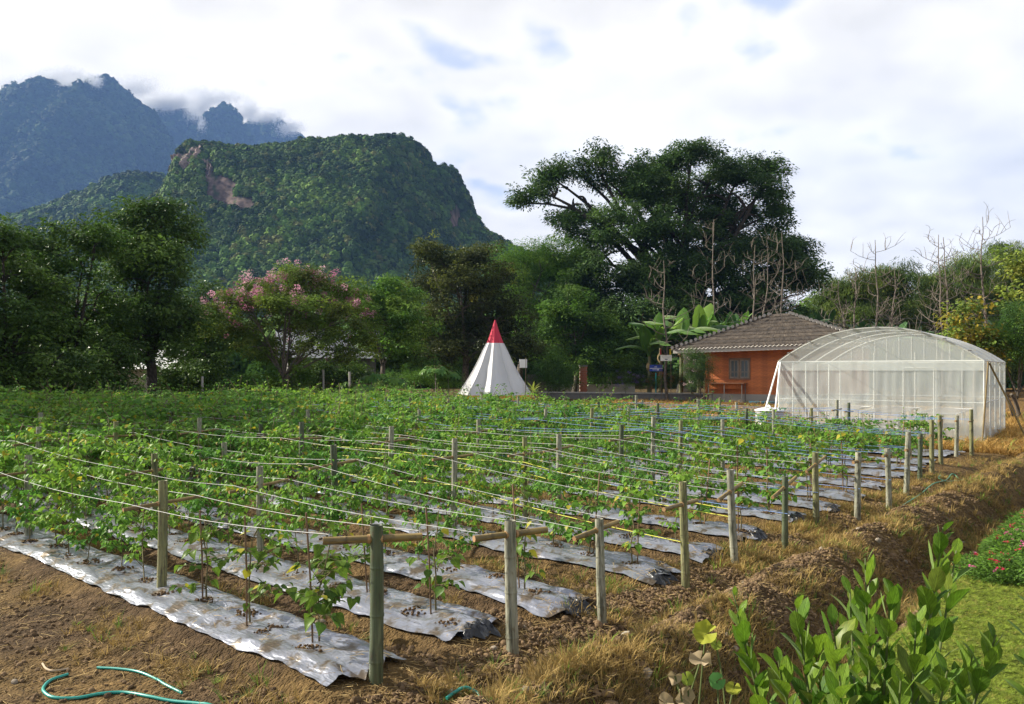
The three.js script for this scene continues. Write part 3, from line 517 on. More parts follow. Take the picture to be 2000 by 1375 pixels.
  // a few stones big enough to pick out
  M.stone = std({ color: rgb(0.32, 0.28, 0.21), roughness: 0.95 });
  for (const [px, py, s] of [[1225, 1253, 0.034], [1240, 1262, 0.018], [1450, 1155, 0.016], [880, 1340, 0.02]]) { const d = EYE * F / (py - HORIZON), x = xAt(px, d * 0.97), z = -d * 0.97; const m = solo('stone', clod, M.stone, py === 1253 ? 'pale angular stone lying on the earth bank' : 'small pale stone lying in the dug soil', 'stone', py === 1253 ? undefined : 'small stones in the soil'); m.position.set(x, groundY(x, z) + s * 0.35, z); m.scale.set(s * 1.1, s, s); m.rotation.set(0.4, px, 0.2); }
}
// ---------- dry and green grass tufts ----------
function tuft(seed, n, h, w, lean) { const r = rngOf(seed), g = new Geo(); for (let k = 0; k < n; k++) { const a = r() * 6.283, o = V(Math.cos(a) * r() * 0.25 * h, 0, Math.sin(a) * r() * 0.25 * h), L = h * (0.5 + 0.6 * r()), d = V(Math.cos(a) * lean * (0.3 + r()), 1, Math.sin(a) * lean * (0.3 + r())).normalize(), sd = V(-Math.sin(a), 0, Math.cos(a)); const m = o.clone().addScaledVector(d, L * 0.55), t = m.clone().addScaledVector(V(d.x * 1.8, d.y * 0.55, d.z * 1.8), L * 0.5); const A = [o.clone().addScaledVector(sd, w), o.clone().addScaledVector(sd, -w), m.clone().addScaledVector(sd, w * 0.8), m.clone().addScaledVector(sd, -w * 0.8), t].map((p) => g.v(p.x, p.y, p.z)); g.quad(A[0], A[1], A[3], A[2]); g.tri(A[2], A[3], A[4]); } return g.build(); }
M.grass = phys({ specularIntensity: 0.25,  color: rgb(1, 1, 1), roughness: 0.95, transmission: 0.3, thickness: 0, side: THREE.DoubleSide });
{
  const r = rngOf(91), tufts = [tuft(1, 16, 0.075, 0.0014, 0.7), tuft(2, 12, 0.11, 0.0016, 0.5), tuft(3, 22, 0.05, 0.0012, 1.0)], lists = [[], [], []];
  for (let k = 0; k < 60000; k++) {
    const u = -2.2 + 17 * r() * (0.3 + 0.7 * r()), v = -1.7 + (r() < 0.45 ? 1.9 * r() : 9 * r()), [x, z] = uv2w(u, v); if (-z < 2.2 || Math.abs(x / -z) > 0.72) continue;
    let bed = 9; for (const b of BEDS) bed = Math.min(bed, Math.abs(u - b)); if (bed < 0.35 && v > 0) continue;
    const patch = fbm(x * 1.1, z * 1.1, 5, 3) + (bed < 0.60 && v > 0 ? 0.10 : 0) + (v < -0.5 ? 0.03 : 0) - (u < -0.6 ? 0.05 : 0); if (patch + 0.10 * smooth(1.5, 7, u) < 0.02 + 0.25 * r()) continue;
    const green = r() < 0.13, kk = 0.65 + 0.7 * r(), s = 0.6 + 0.7 * r();
    lists[k % 3].push([mat4(V(x, groundY(x, z) - 0.004, z), spin(r, 0.25), V(s * 1.2, s, s * 1.2)), green ? rgb(0.15 * kk, 0.24 * kk, 0.04) : rgb(0.35 * kk, 0.245 * kk, 0.085 * kk)]);
  }
  lists.forEach((l, i) => tag(scatter('dry_grass', tufts[i], M.grass, l, null, 'stuff'), ['short dry grass tufts along the furrows and the earth bank', 'taller straw coloured grass tufts along the furrows', 'low matted dry grass on the furrows and bank'][i], 'grass'));
  // yard of dry grass beyond the field
  const yard = []; for (let k = 0; k < 9000; k++) { const u = 15.4 + 22 * r() * r(), v = -3 + 24 * r(), [x, z] = uv2w(u, v); if (Math.abs(x / -z) > 0.7 || -z > 44) continue; const kk = 0.75 + 0.5 * r(), s = 2.2 + 1.6 * r(); yard.push([mat4(V(x, groundY(x, z), z), spin(r, 0.2), V(s * 1.3, s, s * 1.3)), r() < 0.12 ? rgb(0.18 * kk, 0.22 * kk, 0.05) : rgb(0.42 * kk, 0.26 * kk, 0.075 * kk)]); }
  tag(scatter('yard_grass', tufts[0], M.grass, yard, null, 'stuff'), 'sunlit dry ochre grass of the yard between field and house', 'grass');
  const bit = new Geo(); bit.tube([V(-0.5, 0, 0), V(0, 0.03, 0.04), V(0.5, 0, 0)], 0.02, 3, false); const bits = [];
  for (let k = 0; k < 14000; k++) { const u = -1.5 + 12 * r() * (0.35 + 0.65 * r()), v = -1.5 + (r() < 0.4 ? 1.6 * r() : 8 * r()), [x, z] = uv2w(u, v); if (-z < 2.5 || Math.abs(x / -z) > 0.7) continue; let bed = 9, bi = 0; BEDS.forEach((b, i) => { if (Math.abs(u - b) < bed) { bed = Math.abs(u - b); bi = i; } }); const on = bed < 0.27 && v > vStart[bi]; if (on && r() < 0.45) continue; const kk = 0.6 + 0.8 * r(), L = 0.03 + 0.07 * r(); bits.push([mat4(V(x, groundY(x, z) + (on ? 0.03 + filmY(u, v, bi) * 0.9 : 0.006), z), spin(r, 0.25), V(L, 0.06, 0.06)), rgb(0.40 * kk, 0.29 * kk, 0.13 * kk)]); }
  tag(scatter('straw_litter', bit.build(), M.clod, bits, null, 'stuff'), 'loose straw bits strewn over film, furrows and bank', 'straw');
  // lawn beyond the ditch
  const lawn = []; for (let k = 0; k < 42000; k++) { const u = -1.2 + 11 * r() * (0.4 + 0.6 * r()), v = -1.72 - 3.2 * r(), [x, z] = uv2w(u, v); if (-z < 1.8 || Math.abs(x / -z) > 0.7) continue; const kk = 0.7 + 0.6 * r(), s = 0.34 + 0.24 * r(); lawn.push([mat4(V(x, groundY(x, z) - 0.002, z), spin(r, 0.3), V(s * 1.5, s, s * 1.5)), r() < 0.15 ? rgb(0.33 * kk, 0.30 * kk, 0.07 * kk) : rgb(0.22 * kk, 0.29 * kk, 0.035 * kk)]); }
  tag(scatter('lawn_grass', tufts[2], M.grass, lawn, null, 'stuff'), 'short mown green lawn grass beyond the ditch', 'grass');
}
// ---------- buildings and yard things ----------
const local = (ox, oz, a) => ({ ox, oz, a });           // a house or shed stands at (ox, oz), turned by a: its x runs along the front wall, its -z away from the camera
M.steel = std({ color: rgb(0.62, 0.62, 0.60), roughness: 0.45, metalness: 0.1 });
M.concrete = std({ color: rgb(0.34, 0.33, 0.30), roughness: 0.95 });
M.concreteDark = std({ color: rgb(0.14, 0.135, 0.125), roughness: 0.95 });
M.white = std({ color: rgb(0.78, 0.78, 0.76), roughness: 0.6 });
{
  const t = tex(256, (u, v) => { const g = tile(u * 0.2, v, 30, 3, 4), b = tile(u, v, 3, 7, 4), k = 0.92 + 0.22 * g + 0.2 * b; return [k, k, k]; });
  M.board = [[0.56, 0.165, 0.036], [0.52, 0.150, 0.033], [0.60, 0.180, 0.040]].map((c) => std({ color: rgb(...c), map: t, roughness: 0.6 }));
  M.boardDark = std({ color: rgb(0.20, 0.085, 0.035), map: t, roughness: 0.7 });
  M.timber = std({ color: rgb(0.24, 0.17, 0.11), map: t, roughness: 0.85 });
  M.timberGrey = std({ color: rgb(0.30, 0.26, 0.22), map: t, roughness: 0.9 });
  const th = tex(512, (u, v) => { const s = tile(u, v * 0.12, 60, 5, 4), b = tile(u, v, 5, 2, 4), k = 0.72 + 0.75 * s + 0.35 * b; return [k, k * 0.97, k * 0.93]; });
  const tb = tex(512, (u, v) => 0.5 + 0.9 * tile(u, v * 0.12, 60, 5, 4), false);
  M.thatch = [[0.135, 0.112, 0.092], [0.165, 0.138, 0.112], [0.115, 0.096, 0.080]].map((c) => std({ color: rgb(...c), map: th, bumpMap: tb, bumpScale: 0.05, roughness: 1 }));
}
// --- orange board house with hipped thatch roof
{
  const A = 32 * Math.PI / 180, d = 42, x0 = xAt(1381, d), g = thing('board_house', 'orange timber board house with a low hipped brown thatch roof', 'house', [x0, 0, -d], 0);
  g.rotation.y = -A;                     // local +x runs right and nearer
  const L = 7.0, D = 6.4, base = 0.42, top = 2.85, solid = 4.45;
  part('plinth', new Geo().box(L / 2, base / 2 - 0.1, -D / 2, L + 0.06, base + 0.2, D + 0.06).build(), M.concrete, g);
  const wall = part('wall', new Geo().box(solid / 2, (base + top) / 2, -D / 2, solid - 0.02, top - base, D - 0.04).box((solid + L) / 2, (base + top) / 2, -D / 2 - 0.8, L - solid, top - base, D - 1.7).build(), M.board[1], g);
  const nB = 13, bh = (top - base) / nB;
  const bg = new Geo(); { const w = solid, P = [[0, 0, 0.028], [w, 0, 0.028], [w, bh + 0.01, 0.010], [0, bh + 0.01, 0.010], [0, 0, 0.0], [w, 0, 0.0]].map((p) => bg.v(p[0], p[1], p[2], p[0], p[1])); bg.quad(P[0], P[1], P[2], P[3]); const e = [[0, 0, 0], [w, 0, 0], [w, 0, 0.028], [0, 0, 0.028]].map((p) => bg.v(p[0], p[1], p[2], p[0], p[1])); bg.quad(...e); }
  const boardGeo = bg.build();
  for (let k = 0; k < nB; k++) { const b = part('board', boardGeo, M.board[(k * 7) % 3], wall); b.position.set(0, base + k * bh, -0.012); }
  const side = new Geo(); side.box(-0.012, (base + top) / 2, -D / 2, 0.02, top - base, D).build(); part('side_wall', side.build(), M.board[1], g);
  // window with two leaves
  const wx = 1.72, wy = 1.72;
  const W = part('window', new Geo().box(wx, wy + 0.52, 0.03, 1.10, 0.06, 0.09).box(wx, wy - 0.52, 0.03, 1.10, 0.06, 0.09).box(wx - 0.52, wy, 0.03, 0.06, 0.98, 0.09).box(wx + 0.52, wy, 0.03, 0.06, 0.98, 0.09).box(wx, wy, 0.03, 0.07, 0.98, 0.088).build(), M.timber, g);
  M.pane = std({ color: rgb(0.10, 0.13, 0.14), roughness: 0.12 });
  for (const s of [-1, 1]) { part('sash', new Geo().box(wx + s * 0.262, wy + 0.44, 0.035, 0.44, 0.07, 0.05).box(wx + s * 0.262, wy - 0.44, 0.035, 0.44, 0.07, 0.05).box(wx + s * 0.262, wy - 0.16, 0.035, 0.44, 0.04, 0.045).box(wx + s * 0.262 - 0.19, wy, 0.035, 0.06, 0.81, 0.05).box(wx + s * 0.262 + 0.19, wy, 0.035, 0.06, 0.81, 0.05).box(wx + s * 0.262, wy, 0.035, 0.035, 0.81, 0.044).build(), M.timberGrey, W); part('pane', new Geo().box(wx + s * 0.262, wy, 0.022, 0.34, 0.82, 0.01).build(), M.pane, W); }
  part('corner_post', new Geo().box(-0.03, (base + top) / 2, 0.0, 0.10, top - base, 0.10).build(), M.board[1], g);
  part('corner_post', new Geo().box(solid + 0.03, (base + top) / 2, 0.0, 0.08, top - base, 0.08).build(), M.board[1], g);
  // roof: hipped, in thatch courses laid over tile
  const roof = new THREE.Group(); roof.name = 'roof'; g.add(roof); roof.position.set(-1.55, 2.74, 1.0); roof.rotation.z = 0.022;
  const RL = 9.6, RD = 8.4, rise = 1.85, n = 9, ridgeHalf = 0.35, r = rngOf(8);
  const corner = (t, sx, sz) => V(lerp(sx ? RL : 0, RL / 2 - 0.25 + (sx ? ridgeHalf : -ridgeHalf), t), lerp(0, rise, t), lerp(sz ? -RD : 0, -RD / 2, t));
  const sides = [[[0, 0], [1, 0]], [[1, 0], [1, 1]], [[1, 1], [0, 1]], [[0, 1], [0, 0]]];
  for (const [ca, cb] of sides) for (let k = 0; k < n; k++) {
    const t0 = k / n, t1 = Math.min(1, (k + 1.12) / n), gg = new Geo(), a0 = corner(t0, ...ca), b0 = corner(t0, ...cb), a1 = corner(t1, ...ca), b1 = corner(t1, ...cb), seg = 46;
    const nrm = b0.clone().sub(a0).cross(a1.clone().sub(a0)).normalize(); if (nrm.y < 0) nrm.negate();
    for (let s = 0; s <= seg; s++) { const q = s / seg, lo = a0.clone().lerp(b0, q), hi = a1.clone().lerp(b1, q), dn = lo.clone().sub(hi).normalize(), w = 0.035 * noise(s * 0.9, k * 3.3) + 0.03 * (r() - 0.5), u = q * a0.distanceTo(b0);
      const P = [lo.clone().addScaledVector(dn, 0.05 + w).addScaledVector(nrm, 0.015), lo.clone().addScaledVector(dn, 0.04 + w).addScaledVector(nrm, 0.085 + 0.02 * noise(s * 0.5, k)), lo.clone().lerp(hi, 0.5).addScaledVector(nrm, 0.07 + 0.015 * noise(s * 0.7, k + 9)), hi.clone().addScaledVector(nrm, 0.02)];
      P.forEach((p, j) => gg.v(p.x, p.y, p.z, u * 0.8, (3 - j) * 0.1 + k * 0.3)); }
    for (let s = 0; s < seg; s++) for (let j = 0; j < 3; j++) { const o = s * 4 + j; gg.quad(o, o + 4, o + 5, o + 1); }
    part('thatch_course', gg.build(), M.thatch[(k * 5 + ca[0]) % 3], roof);
  }
  M.cap = std({ color: rgb(0.38, 0.35, 0.31), roughness: 0.9 });
  const capG = new Geo().tube([V(0, 0, -0.02), V(0, 0.004, 0.12), V(0, 0.016, 0.25)], [0.065, 0.07, 0.085], 8).build();
  for (const c of [[0, 0], [1, 0], [1, 1], [0, 1]]) for (let k = 0; k < 22; k++) { const t = 0.0 + k / 22, p = corner(t, ...c), q = corner(t + 0.01, ...c), m = part('ridge_cap', capG, M.cap, roof); m.position.copy(p).add(V(0, 0.10, 0)); m.lookAt(m.position.clone().add(p.clone().sub(q))); m.rotation.z += 0.1 * (r() - 0.5); }
  // wavy tile edge under the thatch, fascia and soffit
  for (const [ca, cb] of [sides[0], sides[3]]) { const a = corner(0, ...ca), b = corner(0, ...cb), Ln = a.distanceTo(b), gg = new Geo(), nn = Math.round(Ln / 0.03); for (let k = 0; k <= nn; k++) { const p = a.clone().lerp(b, k / nn), w = 0.03 * Math.sin(k * 0.9), o = ca[0] === 0 && ca[1] === 0 ? V(0, 0, 0.07) : V(-0.07, 0, 0); gg.v(p.x + o.x, p.y + w + 0.02, p.z + o.z); gg.v(p.x + o.x, p.y + w - 0.02, p.z + o.z); gg.v(p.x - o.x, p.y + w + 0.03, p.z - o.z); } for (let k = 0; k < nn; k++) { const q = k * 3; gg.quad(q, q + 1, q + 4, q + 3); gg.quad(q, q + 3, q + 5, q + 2); } part('tile_edge', gg.build(), M.cap, roof); }
  M.fascia = std({ color: rgb(0.42, 0.39, 0.35), roughness: 0.75 });
  part('fascia', new Geo().box(RL / 2, -0.12, -0.02, RL - 0.1, 0.18, 0.03).build(), M.fascia, roof); part('fascia', new Geo().box(0.04, -0.12, -RD / 2, 0.03, 0.18, RD - 0.1).build(), M.fascia, roof);
  const so = new Geo(); so.box(RL / 2, -0.02, -RD / 2, RL - 0.3, 0.02, RD - 0.3); part('soffit', so.build(), M.timber, roof);
  for (let k = 0; k < 9; k++) part('rafter', new Geo().bar(V(0.1, -0.06, -0.6 - k * 0.9), V(1.6, -0.04, -0.6 - k * 0.9), 0.05, 0.09).build(), M.timber, roof);

  const toW = (x, y, z) => { const v = V(x, y, z).applyAxisAngle(UP, -A); return [x0 + v.x, v.y, -d + v.z]; };
  const t1 = thing('work_table', 'low board table with thin legs against the orange house wall', 'table', toW(0.25, 0, 0.35), -A);
  part('tabletop', new Geo().box(0.95, 0.98, 0.1, 1.9, 0.035, 0.75).build(), M.boardDark, t1); part('apron', new Geo().box(0.85, 0.82, 0.15, 1.7, 0.26, 0.03).build(), M.board[0], t1);
  for (const [x, z] of [[0.08, -0.2], [1.8, -0.2], [0.08, 0.42], [1.8, 0.42], [0.9, 0.42]]) part('leg', new Geo().box(x, 0.48, z, 0.035, 0.96, 0.035).build(), M.concreteDark, t1);
  const t2 = thing('trestle_table', 'weathered plank table on crossed trestle legs beside the greenhouse', 'table', toW(4.0, 0, 0.9), -A);
  for (let k = 0; k < 4; k++) part('plank', new Geo().box(0.8, 0.80, -0.1 + k * 0.16, 1.7, 0.035, 0.15).build(), M.timberGrey, t2);
  for (const z of [-0.1, 0.42]) { part('leg', new Geo().bar(V(0.15, 0, z), V(1.0, 0.78, z), 0.05).build(), M.timber, t2); part('leg', new Geo().bar(V(1.0, 0, z + 0.052), V(0.15, 0.78, z + 0.052), 0.05).build(), M.timber, t2); }
  M.pipe = std({ color: rgb(0.05, 0.16, 0.21), roughness: 0.4 });
  for (let k = 0; k < 6; k++) { const p = toW(2.5 + 0.15 * (k % 3), 0.03 + 0.055 * Math.floor(k / 3), 1.1 + 0.07 * (k % 3)); const m = solo('water_pipe', new Geo().tube([V(0, 0, 0), V(2.1, 0, 0.04 * (k % 2))], 0.026, 8).build(), M.pipe, 'blue plastic water pipe lying in a small pile by the house', 'pipe', 'blue pipes piled by the house'); m.position.set(...p); m.rotation.y = -A + 0.05 * (k % 3 - 1); }
  const st = solo('wooden_stake', new Geo().tube([V(0, -0.1, 0), V(0.03, 0.75, 0), V(0.05, 1.5, 0)], 0.025, 6).build(), M.bambooBar, 'thin pale stick standing before the corner of the orange house', 'stick'); st.position.set(...toW(0.25, 0, 1.3));
}
// --- net greenhouse
{
  const gx = xAt(1521, 20.4), gz = -20.4, A = Math.atan2(2.7, 3.66), W = 4.55, D = 4.7, E = 1.86, R = 0.80;
  const g = thing('greenhouse', 'arched greenhouse of white net over a thin white pipe frame', 'greenhouse', [gx, 0, gz], -A);
  M.net = std({ color: rgb(0.66, 0.70, 0.67), roughness: 0.9, transparent: true, opacity: 0.36, side: THREE.DoubleSide });
  M.netDense = std({ color: rgb(0.68, 0.69, 0.66), roughness: 0.6, transparent: true, opacity: 0.48, side: THREE.DoubleSide });
  M.frame = std({ color: rgb(0.55, 0.56, 0.52), roughness: 0.5 });
  const arch = (s, off = 0) => V(W * s, E + R * (1 - Math.abs(2 * s - 1) ** 2.15) + off, 0), nA = 30;
  const sheet = (f, nu, nv) => { const q = new Geo(); for (let a = 0; a <= nu; a++) for (let b = 0; b <= nv; b++) { const p = f(a / nu, b / nv); q.v(p.x, p.y, p.z, a, b); } for (let a = 0; a < nu; a++) for (let b = 0; b < nv; b++) { const o = a * (nv + 1) + b; q.quad(o, o + nv + 1, o + nv + 2, o + 1); } return q.build(); };
  const wob = (a, b, k) => 0.02 * noise(a * 7, b * 5, k) + 0.016 * noise(a * 34, b * 1.5, k + 3);
  part('front_net', sheet((a, b) => V(W * a, 0.02 + (E - 0.02) * b, 0.02 + wob(a, b, 1)), 90, 10), M.net, g).userData.label = 'net wall facing the field';
  part('back_net', sheet((a, b) => V(W * a, 0.02 + (E - 0.02) * b, -D + wob(a, b, 2)), 60, 10), M.net, g);
  part('side_net', sheet((a, b) => V(0.0 + wob(a, b, 3), 0.02 + (E - 0.02) * b, -D * a), 24, 10), M.net, g);
  part('side_net', sheet((a, b) => V(W + wob(a, b, 4), 0.02 + (E - 0.02) * b, -D * a), 24, 10), M.net, g);
  for (const z of [0.015, -D]) part('gable_net', sheet((a, b) => { const p = arch(a); return V(p.x, lerp(E, p.y, b), z); }, nA, 4), M.net, g);
  part('roof_net', sheet((a, b) => { const p = arch(a, 0.022); return V(p.x, p.y + 0.012 * Math.sin(b * 28) * Math.sin(a * 3.14), 0.14 - (D + 0.28) * b); }, nA, 40), M.netDense, g);
  for (const z of [0.02, -D + 0.02]) { const s = part('valance', sheet((a, b) => V(W * a, E - 0.22 * b, z + 0.016 + wob(a, b, 6)), 20, 2), M.net, g); s.userData.label = 'doubled net band under the eave'; }
  const pipe = (name, pts, r = 0.019, m = M.frame) => part(name, new Geo().tube(pts.map((p) => V(...p)), r, 8).build(), m, g);
  for (const z of [0, -D / 3, -2 * D / 3, -D]) { const pts = []; for (let k = 0; k <= nA; k++) { const p = arch(k / nA); pts.push([p.x, p.y, z]); } pipe('arch', pts, 0.02); }
  for (const s of [0, 1]) for (const z of [0, -D / 4, -D / 2, -3 * D / 4, -D]) pipe('upright', [[W * s, -0.1, z], [W * s, E, z]], 0.021);
  for (const x of [0.28, 0.52, 0.78]) pipe('upright', [[W * x, -0.05, -D], [W * x, E + 0.3, -D]], 0.017);
  for (const z of [0, -D]) { pipe('eave_rail', [[0, E, z], [W, E, z]]); pipe('rail', [[0, 0.92, z], [W, 0.92, z]], 0.013); }
  for (const s of [0, 1]) { pipe('eave_rail', [[W * s, E, 0], [W * s, E, -D]]); pipe('rail', [[W * s, 0.92, 0], [W * s, 0.92, -D]], 0.013); }
  for (const x of [0.33, 0.64, 0.78]) pipe('upright', [[W * x, -0.05, 0], [W * x, E, 0]], 0.016);
  for (let k = 1; k < 14; k++) { const p = arch(k / 14); pipe('gable_stud', [[p.x, E, -D], [p.x, p.y, -D]], 0.012); }
  for (const s of [0.25, 0.5, 0.75]) { const p = arch(s); pipe('purlin', [[p.x, p.y, 0], [p.x, p.y, -D]], 0.015); }
  // door frame in the back wall, a bundle of cloth hung in it
  pipe('door_frame', [[W * 0.46, 0, -D + 0.05], [W * 0.46, 1.72, -D + 0.05], [W * 0.64, 1.72, -D + 0.05], [W * 0.64, 0, -D + 0.05]], 0.02);
  for (const k of [0, 1, 2, 3, 4, 5, 6, 7, 8]) { const p = arch(0.06 + 0.11 * k, 0.035); part('clip', new Geo().box(p.x, p.y, 0.06, 0.07, 0.03, 0.05, 0).build(), M.concreteDark, g); }
  const toW = (x, y, z) => { const v = V(x, y, z).applyAxisAngle(UP, -A); return V(gx + v.x, v.y, gz + v.z); };
  // benches with trays inside
  for (let k = 0; k < 3; k++) {
    const p = toW(0.55 + k * 1.25, 0, -0.7), b = thing('nursery_bench', 'white pipe nursery bench standing inside the net greenhouse', 'bench', [p.x, p.y, p.z], -A, 'benches inside the greenhouse');
    for (const [x, z] of [[0, 0], [0.85, 0], [0, -1.6], [0.85, -1.6], [0, -3.2], [0.85, -3.2]]) part('leg', new Geo().tube([V(x, 0, z), V(x, 0.62, z)], 0.014, 6).build(), M.white, b);
    part('frame', new Geo().tube([V(0, 0.62, 0), V(0.85, 0.62, 0), V(0.85, 0.62, -3.2), V(0, 0.62, -3.2), V(0, 0.62, 0)], 0.015, 6).tube([V(0, 0.25, 0), V(0.85, 0.25, 0)], 0.012, 6).build(), M.white, b);
    part('bed', new Geo().box(0.425, 0.60, -1.6, 0.8, 0.02, 3.1).build(), M.timberGrey, b);
    for (let q = 0; q < 3; q++) { const c = solo('plant_crate', new Geo().box(0, 0.12, 0, 0.3, 0.24, 0.22).box(0, 0.245, 0, 0.34, 0.02, 0.26).build(), M.concreteDark, 'dark plastic crate stored under a nursery bench', 'crate', 'crates in the greenhouse'), w = toW(0.95 + k * 1.25, 0.002, -1.0 - q * 1.1); c.position.copy(w); c.rotation.y = -A; }
  }
  // bracing poles
  const tr = toW(W, E, 0), tl = toW(0, E, 0);
  const poles = [[tl.clone(), V(xAt(1481, 20.0), 0, -20.0), M.white, 0.022, 'white bracing pole leaning from the greenhouse corner, lower end farther out'], [tl.clone().add(V(0.03, 0, 0.04)), V(xAt(1509, 19.6), 0, -19.6), M.white, 0.022, 'steep white bracing pole leaning from the greenhouse corner'], [tr.clone().add(V(0.05, -0.02, 0.06)), V(xAt(1918, 17.5), -0.05, -17.5), M.bambooBar, 0.02, 'upright bamboo pole tied at the greenhouse corner'], [tr.clone().add(V(0.1, -0.05, 0.02)), V(xAt(2010, 17.6), 0, -17.6), M.bambooBar, 0.022, 'slanting bamboo pole propping the greenhouse from the yard']];
  for (const [a, b, m, r, l] of poles) solo('bracing_pole', new Geo().tube([b, a.clone().lerp(b, 0.5).add(V(0, 0.02, 0)), a], r, 8).build(), m, l, 'pole');
  // concrete ring tank
  const tk = at(1503, 800, 20.6), t = thing('water_tank', 'round grey concrete tank with a white lid beside the greenhouse', 'tank', [tk.x - 0.1, 0, tk.z + 0.3]);
  part('ring', new THREE.CylinderGeometry(0.34, 0.35, 0.62, 28).translate(0, 0.31, 0), M.concrete, t); part('lid', new THREE.LatheGeometry([[0, 0.70], [0.2, 0.69], [0.36, 0.645], [0.37, 0.62], [0.36, 0.62]].map((p) => new THREE.Vector2(...p)), 28), M.white, t); part('knob', new Geo().tube([V(0, 0.68, 0), V(0, 0.73, 0), V(0.01, 0.74, 0)], 0.05, 8).build(), M.white, t);
}
// --- cone tent
{
  const d = 44, c = [xAt(967, d), 0, -d], t = thing('cone_tent', 'white canvas cone tent with red peak and orange hem', 'tent', c, 0.2);
  M.canvas = phys({ color: rgb(0.70, 0.71, 0.72), roughness: 0.95, transmission: 0.15, thickness: 0, side: THREE.DoubleSide });
  M.canvasRed = std({ color: rgb(0.50, 0.03, 0.065), roughness: 0.85, side: THREE.DoubleSide }); M.canvasOrange = std({ color: rgb(0.62, 0.26, 0.02), roughness: 0.85, side: THREE.DoubleSide });
  const H = 4.36, n = 10, prof = [[0, 2.35], [0.14, 2.22], [0.28, 2.11], [0.7, 1.82], [1.3, 1.42], [2.0, 1.03], [2.7, 0.70], [3.16, 0.47], [3.7, 0.26], [H, 0.045]];
  const rAt = (y) => { for (let k = 1; k < prof.length; k++) if (y <= prof[k][0]) return lerp(prof[k - 1][1], prof[k][1], (y - prof[k - 1][0]) / (prof[k][0] - prof[k - 1][0])); return 0.04; };
  const panel = (k, y0, y1, ny) => { const g = new Geo(), m = 8; for (let a = 0; a <= m; a++) for (let b = 0; b <= ny; b++) { const s = a / m, y = lerp(y0, y1, b / ny), th = (k + s) / n * 6.28318, sag = 1 - 0.25 * Math.sin(s * Math.PI) * smooth(H, 2.6, y) * (0.75 + 0.35 * noise(k * 3.1, y * 0.4)) + 0.012 * noise(s * 6 + k, y * 1.4), r = rAt(y) * sag; g.v(Math.cos(th) * r, y, Math.sin(th) * r, s, y); } for (let a = 0; a < m; a++) for (let b = 0; b < ny; b++) { const o = a * (ny + 1) + b; g.quad(o, o + 1, o + ny + 2, o + ny + 1); } return g.build(); };
  for (let k = 0; k < n; k++) { const cut = 3.14 + 0.08 * noise(k * 2.7, 1), p = part('panel', panel(k, 0.30, cut, 22), M.canvas, t); part('red_peak', panel(k, cut, H, 8), M.canvasRed, p); part('orange_hem', panel(k, 0.02, 0.30, 3), M.canvasOrange, p); }
  for (let k = 0; k < n; k++) { const th = k / n * 6.28318, pts = []; for (let b = 0; b <= 20; b++) { const y = lerp(0.05, 3.12, b / 20), r = rAt(y) * 1.004 + 0.006; pts.push(V(Math.cos(th) * r, y, Math.sin(th) * r)); } part('seam', new Geo().tube(pts, 0.014, 5).build(), M.canvas, t); }
  part('pole_tip', new Geo().tube([V(0, 4.2, 0), V(0, 4.42, 0)], 0.045, 8).build(), M.canvasRed, t);
  const s = at(1022, 710, 43), sg = thing('blank_board', 'small blank white board on a stick beside the tent', 'sign', [s.x, 0, s.z]);
  part('board', new Geo().box(0, s.y, 0, 0.42, 0.46, 0.02, 0.3).build(), M.white, sg); part('stick', new Geo().tube([V(0.12, 0, -0.04), V(0.14, s.y + 0.3, -0.04)], 0.02, 6).build(), M.timber, sg);
}
